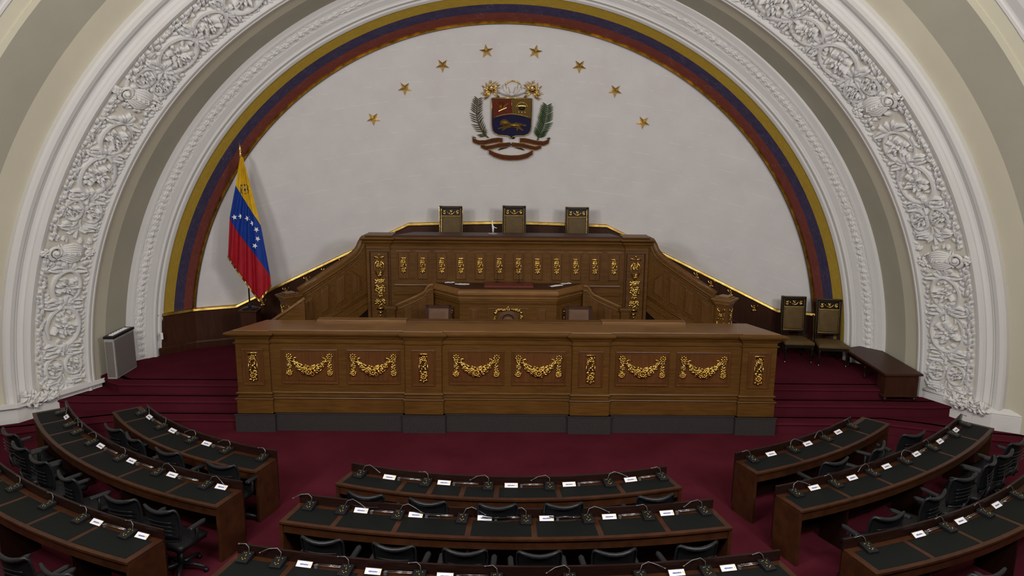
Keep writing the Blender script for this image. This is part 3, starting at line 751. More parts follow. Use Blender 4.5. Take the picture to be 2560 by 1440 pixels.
# ---------------------------------------------------------------- middle (speaker's) desk
YM=14.35
md=thing('speakers_desk','angled oak speaker desk with gilded carved crest in front of tall rostrum','desk',(0.02,YM,ZC)); MR=(0.02,YM,ZC)
mp_=[(-1.56,15.02),(-.95,YM),(.99,YM),(1.60,15.02)]
mb=MB(); mb.prism(mp_,ZC,2.2)
mb.sweep(mp_,[(-.03,1.97),(.02,1.975),(.025,1.99),(-.03,2.0)])
loc(mb.build('body','oak',md),MR)
mb=MB(); mb.sweep(mp_,[(-.03,2.03),(.02,2.04),(.03,2.07),(.05,2.09),(.05,2.11),(.03,2.12),(.06,2.16),(.075,2.17),(.075,2.20),(.055,2.215),(.05,2.235),(.02,2.255),(-.03,2.27)])
loc(mb.build('cornice','oaktop',md),MR)
mb=MB(); mb.prism([(-1.5,15.04),(-.93,YM+.02),(.97,YM+.02),(1.55,15.04)],2.2,2.272)
loc(mb.build('worktop','mahog',md),MR)
mb=MB(); mb.raised([(-.47,14.56),(.53,14.56),(.53,15.0),(-.47,15.0)],[(0,2.26),(0,2.30),(.01,2.305)])
loc(mb.build('writing_pad','redleather',md),MR)
for x,w in ((-.66,.11),(.70,.11)):
    mb=MB(); mb.raised([(-w,-.62),(w,-.62),(w,.05),(-w,.05)],[(0,-.01),(0,.004),(.01,.006),(.02,-.004),(.045,.014),(.05,.014)],T=XZ(x-.02,.006-.002,1.84-ZC)); mb.build('panel','oakv',md)
mb=MB(); mb.raised([(-.40,-.62),(.40,-.62),(.40,.04),(-.40,.04)],[(0,-.01),(0,.01),(.015,.014),(.03,0),(.06,-.004)],T=XZ(0,.0,1.85-ZC)); cp=mb.build('crest_panel','oakv',md)
def crest_mesh():
    rnd=random.Random(12); mb=MB()
    for s_ in (-1,1):
        pts=[(0,.20,.03),(s_*.08,.16,.03),(s_*.16,.17,.04),(s_*.23,.15,.04),(s_*.265,.08,.04),(s_*.27,-.03,.04),(s_*.25,-.14,.04),(s_*.26,-.28,.03)]
        for i in range(70):
            t_=rnd.random()*(len(pts)-1); k=int(t_); f=t_-k; p=[pts[k][j]*(1-f)+pts[k+1][j]*f for j in range(3)]
            mb.blob((p[0]+rnd.uniform(-.02,.02),p[1]+rnd.uniform(-.018,.018),p[2]),(.024,.012,.014),(rnd.uniform(0,PI),'Z'),n=6,m=4)
    mb.blob((0,.215,.04),(.016,.04,.018)); rosette(mb,0,.18,.04,n=7,z=.03)
    return mb.mesh('crest_wreath','gold',True)
inst('crest_wreath',crest_mesh(),cp,XZ(0,-.012,1.70-ZC))
mb=MB()
for k,rr in enumerate((1,.86,.72)):
    pts=[(-.19*rr,-.3,.03)]+[(-.19*rr*math.cos(a)*1.0,-.02+.15*rr*math.sin(a),.03+.01*k) for a in [PI*i/14 for i in range(15)]]+[(.19*rr,-.3,.03)]
    mb.tube(pts,.012,6)
mb.blob((0,-.07,.03),(.12,.10,.03),n=12,m=6)
for s_ in (-1,1):
    mb.blob((s_*.045,-.02,.06),(.02,.014,.016)); mb.tube([(s_*.02,-.09,.06),(s_*.07,-.12,.055),(s_*.11,-.08,.05)],.01,6)
inst('carved_shield',mb.mesh('carved_shield','leatherp',True),cp,XZ(0,-.012,1.70-ZC))
for sx in (-1,1):
    mb=MB(); x0=sx*.97+.02; x1=sx*1.58+.02; 
    ang=math.atan2(15.02-YM,(x1-x0))
    mxp=(x0+x1)/2; my=(YM+15.02)/2
    A=math.atan2(.67,.61); 
    T=XZ(mxp-.02,my-YM-.0,1.62-ZC, -A if sx<0 else A)
    for cx in (-.2,.2):
        mb.raised([(cx-.14,-.4),(cx+.14,-.4),(cx+.14,.28),(cx-.14,.28)],[(0,-.02),(0,.004),(.01,.006),(.02,-.004),(.045,.012),(.05,.012)],T=T)
    mb.build('side_panel','oakv',md)
    rnd=random.Random(20+sx); mb=MB()
    for cx in (-.2,.2):
        for i in range(26): lump(mb,cx+rnd.uniform(-.03,.03),rnd.uniform(-.3,.16),.014,rnd,.8,.02,T)
        mb.box(cx-.045,cx+.045,.15,.19,.0,.04,T=T)
    mb.build('gilded_side_drop','gold',md,smooth=True)
    # low swept wall between desk and rostrum pilaster
    curve=[(1.55,2.245),(1.63,2.24),(1.68,2.19),(1.72,2.11),(1.78,2.06),(1.9,2.0),(2.1,1.91),(2.28,1.83),(2.36,1.80)]
    mb=MB(); poly=[(1.55,ZC)]+[(2.36,ZC)]+curve[::-1]
    T=Matrix(((sx,0,0,.02),(0,0,1,14.88),(0,1,0,0),(0,0,0,1)))
    mb.prism(poly,0,.10,T=T); 
    loc(mb.build('wing_wall','oak',md),MR)
    mb=MB(); mb.tube([(sx*x+.02,14.92,z+.0) for x,z in curve],.045,8,flat=.75); mb.tube([(sx*x+.02,14.875,z-.09) for x,z in curve],.014,6); loc(mb.build('handrail','oaktop',md,smooth=True),MR)
    mb=MB()
    for c0,c1 in ((1.66,1.9),(1.97,2.2)):
        zt=lambda q:2.245-(q-1.55)*.56-.14
        mb.raised([(c0,1.1),(c1,1.1),(c1,zt(c1)),(c0,zt(c0))],[(0,-.01),(0,.004),(.01,.006),(.02,-.004),(.045,.012),(.05,.012)],T=Matrix(((sx,0,0,.02),(0,0,-1,14.88),(0,1,0,0),(0,0,0,1))))
    loc(mb.build('wing_panel','oakv',md),MR)
    mb=MB(); mb.box(sx*2.43-.09+.02,sx*2.43+.09+.02,14.78,14.94,ZC,1.74); mb.box(sx*2.43-.12+.02,sx*2.43+.12+.02,14.75,14.94,1.74,1.80); loc(mb.build('wing_post','oak',md,bev=.01),MR)
# ---------------------------------------------------------------- stair balustrades
def gold_strip(mb,T,h,w,seed):
    rnd=random.Random(seed)
    for k in range(3):
        y=h-.04-k*(h/3)
        for s_ in (-1,1):
            mb.tube([(0,y-.06,.012),(s_*w*.6,y-.03,.02),(s_*w,y,.018),(s_*w*.6,y+.02,.014)],[.009,.011,.011,.007],6,T=T)
        rosette(mb,0,y-.12,.035,T=T)
        for i in range(18): lump(mb,rnd.uniform(-w,w),y-.12+rnd.uniform(-.09,.06),.011,rnd,.8,.015,T)
for sx,side in ((-1,'left'),(1,'right')):
    ref=(sx*2.99,YP,ZC)
    bl=thing('stair_balustrade','sloping panelled oak balustrade of the %s rostrum staircase with gilded newel'%side,'balustrade',ref)
    u=Vector((sx*.75,-.66,0)).normalized(); nrm=Vector((-sx*.66,-.75,0)).normalized()  # toward room
    T=Matrix(((u.x,0,nrm.x,0),(u.y,0,nrm.y,0),(0,1,0,-ZC),(0,0,0,1)))  # local x along, y=z world, z toward room
    curve=[(-.16,3.16),(-.05,3.15),(0,3.08),(.05,2.98),(.12,2.90),(.25,2.81),(.5,2.68),(1.0,2.44),(1.42,2.24)]
    low=[(1.42,1.31),(-.16,2.04)]
    mb=MB(); mb.prism([(-.16,ZC),(1.5,ZC),(1.5,2.2)]+curve[::-1],-.12,0,T=T); mb.build('side_wall','oak',bl)
    mb=MB(); mb.tube([(x,z+.01,-.06) for x,z in curve],[.085]*9,8,T=T,flat=.6)
    for dz,o,r in ((-.05,.01,.022),(-.10,.005,.014),(-.17,.002,.010)): mb.tube([(x,z+dz,o) for x,z in curve],r,6,T=T)
    mb.build('handrail','oak',bl,smooth=True)
    mb=MB()
    for dz,r in ((0,.018),(.035,.012),(-.17,.010)): mb.tube([(-.16,2.02+dz,.005),(1.42,1.40+dz,.005)],r,6,T=T)
    mb.build('base_moulding','oak',bl,smooth=True)
    for k in range(4):
        a=.05+.36*k; b_=a+.25
        zt=lambda q:(2.60 if q<.1 else 2.81-(q-.25)*.49)-.20
        zb=lambda q:2.02-(q+.16)*.392+.13
        mb=MB(); mb.raised([(a,zb(a)),(b_,zb(b_)),(b_,zt(b_)),(a,zt(a)+ (0 if k else .0))],[(0,-.01),(0,.012),(.014,.014),(.024,-.012),(.055,.022),(.06,.022)],T=T)
        mb.build('panel','oakv',bl)
    mb=MB(); mb.raised([(-.1,.75),(.55,.75),(.40,1.38),(-.1,1.70)],[(0,-.005),(0,.006),(.02,.006),(.03,.0)],T=T)
    rnd=random.Random(3)
    for i in range(60):
        x=rnd.uniform(-.06,.42); z=rnd.uniform(.8,1.5-.45*x); mb.tube([(x,z,.01),(x+.03,z+.05,.02),(x+.07,z+.02,.01)],.008,5,T=T)
    mb.build('iron_grille','iron',bl)
    # newel post
    nm=MB(); nm.box(1.48,1.80,ZC,2.10,-.24,.06,T=T) if False else None
    mb=MB(); T3=T@Matrix.Translation((1.62,0,-.07))
    def sq(z0,z1,w,mb): mb.box(-w,w,z0,z1,-w,w,T=T3)
    sq(ZC,2.10,.125,mb); sq(2.08,2.11,.14,mb); nw=mb.build('newel_post','oak',bl,bev=.004)
    mb=MB(); sq(2.11,2.15,.15,mb); sq(2.15,2.18,.175,mb); sq(2.18,2.215,.20,mb); sq(2.215,2.235,.15,mb); sq(2.235,2.26,.11,mb); mb.build('newel_cap','oaktop' if sx>0 else 'oak',nw,bev=.006)
    mb=MB(); gold_strip(mb,T3@Matrix.Translation((0,1.25,.125)),.8,.08,4)
    gold_strip(mb,T3@Matrix.Translation((.125,1.25,0))@Matrix.Rotation(PI/2,4,'Y'),.8,.07,6)
    mb.build('newel_gilding','gold',nw,smooth=True)
# lower handrail on the left
lr=thing('lower_handrail','short sloping oak rail descending behind left end of long dais desk','handrail',(-4.3,13.75,ZC))
mb=MB(); mb.tube([(.42,.0,1.60),(-.35,0.0,1.06)],.055,8,flat=.6); 
mb.build('rail','oaktop',lr,smooth=True)
mb=MB(); mb.prism([(.42,0),(.42,1.56),(-.35,1.02),(-.35,0)],-.03,.03,T=Matrix(((1,0,0,0),(0,0,1,0),(0,1,0,0),(0,0,0,1)))); mb.build('side_panel','oak',lr)
# ---------------------------------------------------------------- wall mounts
def mount_mesh():
    rnd=random.Random(8); mb=MB()
    for s_ in (-1,1):
        mb.tube([(0,-.02,.015),(s_*.05,.02,.02),(s_*.075,.06,.02),(s_*.05,.08,.015)],[.01,.012,.012,.006],6)
        mb.tube([(0,-.03,.015),(s_*.04,-.06,.02),(s_*.06,-.09,.015)],[.01,.012,.008],6)
    for i in range(12): lump(mb,rnd.uniform(-.03,.03),rnd.uniform(-.07,.06),.011,rnd)
    rosette(mb,0,0,.03)
    return mb.mesh('wall_mount','gold',True)
MM=mount_mesh()
WM=[(-5.57,1.52,'below the flag tip'),(-5.08,1.77,'just left of the left stair newel'),(-4.62,2.0,'just above the left newel cap'),(-4.23,2.19,'second up beside the left handrail'),(-3.83,2.4,'highest beside the left handrail'),
 (4.39,2.17,'highest behind the right handrail'),(4.71,1.99,'second down behind the right handrail'),(5.14,1.81,'behind the right newel cap'),(5.65,1.49,'standing alone right of the right newel')]
for i,(x,z,w) in enumerate(WM):
    ang=math.atan2(-x,RS-.08)*-1
    o=bpy.data.objects.new('gilded_wall_mount',MM); COL.objects.link(o)
    y=ywall(x,wtop(x),.08); o.matrix_world=XZ(x,y-.002,z,-math.asin(x/RS))
    tag(o,'small gilded leaf mount on the dark wainscot, '+w,'ornament','gilded mounts along the sloping wainscot')
# ---------------------------------------------------------------- stars on the apse wall
def star_mb(r,h,n=5,inner=.40):
    mb=MB(); vs=[(0,0,h)];
    for i in range(2*n):
        a=PI/2+PI*i/n; rr=r if i%2==0 else r*inner; vs.append((rr*math.cos(a),rr*math.sin(a),0))
    mb.add(vs,[(0,1+i,1+(i+1)%(2*n)) for i in range(2*n)]+[tuple(range(2*n,0,-1))]); return mb
SM=star_mb(.155,.06).mesh('gilt_star','gold')
ST=[(-2.94,5.62,182,'lowest star at the left end of the arc'),(-2.23,6.26,180,'second star from the left end of the arc'),(-1.41,6.73,180,'third star from the left end of the arc'),(-.48,7.02,8,'upper left of the two highest'),(.55,7.02,-12,'upper right of the two highest'),(1.49,6.74,178,'third star from the right end of the arc'),(2.28,6.25,176,'second star from the right end of the arc'),(2.93,5.60,174,'lowest star at the right end of the arc')]
def wall_frame(x,z,off=0):
    p=Vector((x,ywall(x,z,off),z)); n=(Vector((0,YC,ZC))-p).normalized()
    up=Vector((0,0,1)); ex=up.cross(n).normalized(); ey=n.cross(ex)
    return Matrix(((ex.x,ey.x,n.x,p.x),(ex.y,ey.y,n.y,p.y),(ex.z,ey.z,n.z,p.z),(0,0,0,1)))
for x,z,a,w in ST:
    o=bpy.data.objects.new('gilt_star',SM); COL.objects.link(o)
    o.matrix_world=wall_frame(x,z,.015)@Matrix.Rotation(R_(a),4,'Z')
    tag(o,'gold star on the white wall, '+w,'star','gold stars over the coat of arms')
# ---------------------------------------------------------------- coat of arms
em=bpy.data.objects.new('coat_of_arms',None); COL.objects.link(em); em.empty_display_size=.1
em.matrix_world=wall_frame(.085,5.53,.01)
tag(em,'gilded and painted coat of arms relief under the stars on the white wall','coat of arms')
K=.00147
def Z(x,y): return ((x-1195)*K,(800-y)*K*1.0)
def zp(pts): return [Z(*p) for p in pts]
sh=[(885,385),(1180,385),(1480,385),(1478,600),(1475,800),(1462,880),(1430,925),(1370,950),(1250,952),(1205,965),(1178,998),(1155,965),(1110,952),(985,945),(925,915),(898,870),(885,800),(885,600)]
mb=MB(); mb.prism(zp(sh)[::-1],.05,.085); shield=mb.build('shield','enamel_blue',em)
mb=MB(); mb.prism(zp([(893,395),(1178,395),(1178,622),(1040,640),(905,680)])[::-1],.084,.089); mb.build('red_quarter','enamel_red',shield)
mb=MB(); mb.prism(zp([(1184,395),(1472,395),(1468,680),(1330,640),(1184,622)])[::-1],.084,.089); mb.build('ochre_quarter','enamel_ochre',shield)
mb=MB(); cl=zp(sh)+[zp(sh)[0]]; mb.tube([(x,y,.085) for x,y in cl],.011,6)
mb.tube([(*Z(x,y),.09) for x,y in ((905,682),(960,655),(1040,633),(1110,620),(1180,615),(1250,620),(1330,633),(1410,655),(1465,682))],.008,6)
mb.tube([(*Z(1181,395),.088),(*Z(1181,615),.088)],.004,6); mb.build('gilt_border','brass',shield,smooth=True)
horse=[(1005,775),(1010,735),(1035,712),(1060,700),(1100,703),(1125,722),(1150,745),(1190,765),(1250,747),(1305,755),(1350,775),(1395,780),(1402,795),(1380,800),(1318,785),(1312,812),(1362,860),(1350,872),(1285,835),(1272,868),(1258,866),(1250,822),(1180,815),(1110,832),(1085,850),(1042,876),(1034,864),(1062,832),(978,848),(975,836),(1060,812),(1045,780),(1020,782)]
mb=MB(); mb.prism(zp(horse)[::-1],.084,.10); mb.blob((*Z(1085,760),.098),(.075,.06,.02)); mb.blob((*Z(1220,790),.098),(.12,.035,.018)); mb.build('running_horse','brass',shield)
mb=MB(); rnd=random.Random(2)
for k in range(7):
    a=PI/2+(k-3)*.26; mb.tube([(*Z(1040,540),.09),(Z(1040,540)[0]+.17*math.cos(a),Z(1040,540)[1]+.17*math.sin(a),.10)],[.006,.009],5)
mb.tube([(*Z(985,575),.095),(*Z(1105,520),.095)],.007,5); mb.tube([(*Z(1110,590),.095),(*Z(990,520),.095)],.007,5); mb.build('wheat_sheaf','gold',shield)
mb=MB(); mb.tube([(*Z(1275,495),.095),(*Z(1330,490),.10),(*Z(1385,495),.095)],.008,5)
for k in range(9):
    a=PI*.1+PI*.8*k/8; mb.blob((Z(1335,520)[0]+.12*math.cos(a),Z(1335,520)[1]+.12*math.sin(a),.095),(.014,.010,.01))
for k in (-1,0,1): mb.blob((*Z(1335+k*45,588),.095),(.016,.01,.01))
mb.build('weapon_trophy','gold',shield)
mb=MB(); mb.blob((*Z(1332,530),.09),(.075,.045,.03),n=10); mb.build('black_drum','black',shield)
# cornucopias and white cloth
mb=MB(); mb.tube([(*Z(x,y),.08) for x,y in ((1070,230),(1085,180),(1120,145),(1190,125),(1260,140),(1295,175),(1312,230))],[.014]*7,7)
mb.tube([(*Z(x,y),.085) for x,y in ((900,378),(1180,372),(1470,382))],.010,6)
for sx in (-1,1):
    c=Z(1180+sx*300,290); rnd=random.Random(30)
    for k in range(44):
        a=rnd.uniform(-.2,2*PI*.75) ; a=(PI-a) if sx<0 else a
        a-= (.9 if sx>0 else -.9)
        L=rnd.uniform(.14,.27); mb.tube([(c[0],c[1],.06),(c[0]+L*.6*math.cos(a),c[1]+L*.6*math.sin(a),.09),(c[0]+L*math.cos(a+.15*sx),c[1]+L*math.sin(a+.15*sx)-.01,.05)],[.008,.009,.004],5)
    e=Z(1180+sx*300,225); mb.tube([(e[0]+.055*math.cos(q),e[1]+.055*math.sin(q),.09) for q in [2*PI*i/12 for i in range(13)]],.012,6)
mb.build('gilt_cornucopia_leaves','gold',em,smooth=True)
mb=MB()
for sx in (-1,1):
    for k in range(5):
        mb.tube([(*Z(1180+sx*(20+8*k),340),.08),(*Z(1180+sx*(60+28*k),300-6*k),.10),(*Z(1180+sx*(70+33*k),215+8*k),.08)],[.030,.040,.018],7)
    mb.tube([(*Z(1180+sx*40,330),.09),(*Z(1180+sx*100,260),.11),(*Z(1180+sx*115,180),.09)],[.03,.042,.024],7)
mb.blob((*Z(1180,325),.09),(.10,.04,.03)); mb.build('white_cloth_folds','cloth',em,smooth=True)
mb=MB()
for sx in (-1,1): mb.blob((*Z(1180+sx*300,228),.085),(.035,.03,.02))
mb.build('white_fruit','bulb',em,smooth=True)
def palm(stem,lf,wd,mat,name):
    mb=MB(); P=[Vector((*Z(*p),.05)) for p in stem]
    def at(t_):
        t_=t_*(len(P)-1); k=min(int(t_),len(P)-2); return P[k].lerp(P[k+1],t_-k),(P[k+1]-P[k]).normalized()
    mb.tube([at(i/12)[0]+Vector((0,0,.02)) for i in range(13)],[.014-.0007*i for i in range(13)],6)
    n=19
    for i in range(n):
        t_=.10+.88*i/(n-1); p,d=at(t_); 
        for s_ in (-1,1):
            nn=Vector((d.y*s_,-d.x*s_,0)); L=lf*(1-.35*abs(t_-.45)*1.5)*(1 if t_<.9 else .8)
            q=p+nn*L*.75+d*L*.55
            mb.tube([p,p.lerp(q,.5)+Vector((0,0,.04))+d*.01,q],[.006,wd,.003],5,flat=.4)
    mb.build(name,mat,em,smooth=True)
palm([(830,990),(760,930),(690,800),(655,650),(662,520),(680,400)],.20,.013,'leaf_olive','olive_palm_branch')
palm([(1575,1030),(1610,920),(1665,780),(1690,640),(1705,490)],.24,.016,'leaf_green','green_palm_branch')
RIB=[([(590,990),(600,1030),(680,1062),(780,1058),(900,1028),(1000,1018),(1045,1030)],36,'19 DE ABRIL DE 1810'),
     ([(1310,1025),(1370,1018),(1460,1035),(1580,1060),(1670,1068),(1735,1045),(1755,1005)],36,'20 DE FEBRERO DE 1859'),
     ([(715,1110),(790,1148),(880,1130),(1000,1100),(1160,1092)],34,'INDEPENDENCIA'),
     ([(1190,1092),(1350,1098),(1470,1128),(1560,1148),(1635,1115)],34,'FEDERACION'),
     ([(838,1200),(920,1250),(1040,1285),(1175,1295),(1310,1288),(1430,1258),(1508,1205)],40,'REPUBLICA BOLIVARIANA DE VENEZUELA'),]
def curve_at(pts,t_):
    P=[Vector(Z(*p)) for p in pts]; seg=[(P[i+1]-P[i]).length for i in range(len(P)-1)]; L=sum(seg); s_=t_*L
    for i,l in enumerate(seg):
        if s_<=l or i==len(seg)-1: return P[i].lerp(P[i+1],s_/l),(P[i+1]-P[i]).normalized(),L
        s_-=l
for pts,hw,txt in RIB:
    mb=MB(); n=24; vs=[];fs=[]
    for i in range(n+1):
        p,d,L=curve_at(pts,i/n); w=hw*K; zf=.075+.02*math.sin(i/n*PI)+(.02 if hw==40 else 0)
        vs+=[(p.x,p.y-w,zf),(p.x,p.y+w,zf),(p.x,p.y+w,zf-.012),(p.x,p.y-w,zf-.012)]
    for i in range(n): fs+=[(4*i+k,4*i+4+k,4*i+4+(k+1)%4,4*i+(k+1)%4) for k in range(4)]
    fs+=[(0,1,2,3),(4*n+3,4*n+2,4*n+1,4*n)]
    mb.add(vs,fs); rb=mb.build('motto_ribbon','ribbon_maroon',em)
    mb=MB()
    for q in (0,1): mb.tube([Vector(vs[4*i+q])+Vector((0,0,.002)) for i in range(n+1)],.0065 if q else .005,5)
    mb.build('ribbon_edge','brass',rb,smooth=True)
    fc=bpy.data.curves.new('t','FONT'); fc.body=txt; fc.size=.062; fc.align_x='LEFT'; fc.extrude=.001; fc.resolution_u=2
    fo=bpy.data.objects.new('t',fc); me=bpy.data.meshes.new_from_object(fo); bpy.data.objects.remove(fo)
    wx=max(v.co.x for v in me.vertices)
    for v in me.vertices:
        t_=.06+.88*v.co.x/wx; p,d,L=curve_at(pts,t_); zf=.075+.02*math.sin(t_*PI)+(.02 if hw==40 else 0)
        yy=v.co.y-.022; v.co=(p.x-d.y*yy,p.y+yy,zf+.004)
    me.materials.clear(); me.materials.append(M['brass']); to=bpy.data.objects.new('ribbon_lettering',me); COL.objects.link(to); to.parent=rb
mb=MB()
for sx in (-1,1):
    mb.tube([(*Z(1180+sx*10,1080),.06),(*Z(1180+sx*70,1130),.06),(*Z(1180+sx*200,1185),.05)],[.03,.03,.01],6,flat=.4)
    mb.tube([(*Z(1180+sx*(583),1000),.08),(*Z(1180+sx*575,975),.09),(*Z(1180+sx*545,985),.085),(*Z(1180+sx*555,1010),.08)],.011,6)
mb.build('ribbon_knot','leaf_olive',em,smooth=True)
mb=MB(); mb.box(-.05,.05,-.3,.3,-.03,.06); mb.build('wall_bracket','iron',em)
# ---------------------------------------------------------------- flag
YF=15.3
from math import tan,atan
F_=1833.;P__=math.atan(370/1833.);ROLL=.0095;YAW=.0065;CH=5.2
def at_depth(px,py,Y):
    """world point on the vertical plane y=Y that the survey pixel refers to"""
    u=px-1280;v=py-720;c,s_=math.cos(ROLL),math.sin(ROLL);u,v=c*u+s_*v,-s_*u+c*v
    fw=F_*math.cos(P__)-v*math.sin(P__);dn=F_*math.sin(P__)+v*math.cos(P__)
    x=u*math.cos(YAW)+fw*math.sin(YAW);y=-u*math.sin(YAW)+fw*math.cos(YAW);k=Y/y
    return Vector((x*k,Y,CH-dn*k))
fb=at_depth(625,772,YF)
fl=thing('national_flag','yellow, blue and red flag with white stars on a pole beside the left stair','flag',(fb.x,YF,fb.z+.01))
FR=(fb.x,YF,fb.z+.01)
top=at_depth(600,395,YF)
mb=MB(); mb.tube([(fb.x,YF,fb.z),(fb.x,YF,top.z+.02)],.016,10); loc(mb.build('pole','mahog',fl,smooth=True),FR)
mb=MB(); T=Matrix.Translation((fb.x,YF,top.z+.02)); mb.lathe([(.018,0),(.03,.02),(.018,.05),(.028,.07),(.012,.09),(.03,.13),(.018,.2),(.003,.3)],10,T=T); loc(mb.build('spear_finial','brass',fl,smooth=True),FR)
mb=MB(); T=Matrix.Translation((fb.x,YF,fb.z)); mb.lathe([(.17,0),(.17,.015),(.15,.03),(.04,.04),(.035,.12),(.02,.14)],24,T=T); loc(mb.build('round_foot','iron',fl,smooth=True),FR)
keys=[[(600,392),(602,391),(606,392),(608,396)],
      [(589,463),(602,485),(630,530),(652,563)],
      [(574,545),(590,575),(640,640),(676,690)],
      [(570,640),(588,668),(648,750),(678,712)]]
NU=40
def keyrow(k,u):
    P=keys[k]; us=(0,.22,.8,1)
    for i in range(3):
        if u<=us[i+1]+1e-9:
            f=(u-us[i])/(us[i+1]-us[i]); return (P[i][0]*(1-f)+P[i+1][0]*f,P[i][1]*(1-f)+P[i+1][1]*f)
def cloth_pt(v,u):
    k=min(2,int(v)); f=v-k; a=keyrow(k,u); b_=keyrow(k+1,u)
    px,py=a[0]*(1-f)+b_[0]*f,a[1]*(1-f)+b_[1]*f
    amp=.012+.030*(v/3); off=amp*math.sin(u*2*PI*4.3+v*.5)+.012*math.sin(u*2*PI*9+v*2)*v/3-.06-.02*v*(1-abs(u-.5))
    return at_depth(px,py,YF+off)
mb=MB(); NV=16; vs=[];fs=[];mi=[]
for j in range(3*NV+1):
    for i in range(NU+1): vs.append(cloth_pt(j/NV,i/NU))
for j in range(3*NV):
    for i in range(NU): fs.append((j*(NU+1)+i,j*(NU+1)+i+1,(j+1)*(NU+1)+i+1,(j+1)*(NU+1)+i)); mi.append(j//NV)
mb.add(vs,fs); mb.mi=mi
cloth=mb.build('cloth',['flag_yellow_satin','flag_blue_satin','flag_red_satin'],fl,smooth=True); loc(cloth,FR)
mo=cloth.modifiers.new('thick','SOLIDIFY'); mo.thickness=.004
mb=MB(); n=60; ptsf=[cloth_pt(2.999,i/n) for i in range(n+1)]
vs=[];fs=[]
for i,p in enumerate(ptsf):
    dz=Vector((-.012,-.008,-.035)) if i/n<.8 else Vector((.012,-.008,-.045)); q=p+Vector((0,-.006,.006))
    vs+=[q,q+dz,q+dz+Vector((0,.012,0)),q+Vector((0,.012,0))]
for i in range(n): fs+=[(4*i+k,4*i+4+k,4*i+4+(k+1)%4,4*i+(k+1)%4) for k in range(4)]
mb.add(vs,fs); loc(mb.build('gold_fringe','brass',fl),FR)
sm=star_mb(.062,.008,5,.42)
sme=sm.mesh('flag_star','star_white')
for i,(px,py) in enumerate(((586,543),(603,541),(619,546),(632,558),(641,574),(644,596),(638,615))):
    p=at_depth(px,py,YF-.16); o=bpy.data.objects.new('star',sme); COL.objects.link(o); o.parent=fl
    # sit on the cloth surface
    best=min((cloth_pt(v/60,u/60) for v in range(60,121) for u in range(0,61)),key=lambda q:(q.x-at_depth(px,py,q.y).x)**2+(q.z-at_depth(px,py,q.y).z)**2)
    o.matrix_local=XZ(best.x-FR[0],best.y-.014-FR[1],best.z-FR[2])@Matrix.Rotation(.2+i*.1,4,'Z')
mb=MB(); p=cloth_pt(.72,.5); T=XZ(p.x-FR[0],p.y-.02-FR[1],p.z-FR[2]+.02)@Matrix.Rotation(.15,4,'Z')
mb.raised([(-.05,-.06),(.05,-.06),(.05,.06),(-.05,.06)],[(0,0),(0,.006)],T=T,mi=0)
mb.raised([(-.035,-.045),(.035,-.045),(.035,.005),(-.035,.005)],[(0,.006),(0,.009)],T=T,mi=1)
mb.raised([(-.035,.01),(-.003,.01),(-.003,.045),(-.035,.045)],[(0,.006),(0,.009)],T=T,mi=2)
for sx in (-1,1):
    for k in range(10): mb.blob((sx*(.075+.01*math.sin(k)),-.075+.014*k,.006),(.016,.007,.004),(sx*.7,'Z'),T=T,mi=3)
for k in range(12): mb.blob((-.055+.01*k,.078+.008*math.sin(k*2),.006),(.010,.014,.004),T=T,mi=3)
for k in range(9): mb.blob((-.05+.0125*k,-.085-.01*math.sin(k/8*PI),.006),(.010,.008,.004),T=T,mi=3)
mb.build('embroidered_arms',['brass','enamel_blue','enamel_red','leaf_olive'],fl)
pd=thing('flag_pedestal','dark wooden box pedestal under the flag pole behind the long desk','pedestal',(fb.x,YF,ZC))
mb=MB(); mb.box(-.17,.17,-.14,.18,0,fb.z-ZC-.04); mb.build('box','mahog',pd,bev=.01)
mb=MB(); mb.box(-.2,.2,-.17,.21,fb.z-ZC-.04,fb.z-ZC); mb.build('top_board','mahog',pd,bev=.008)
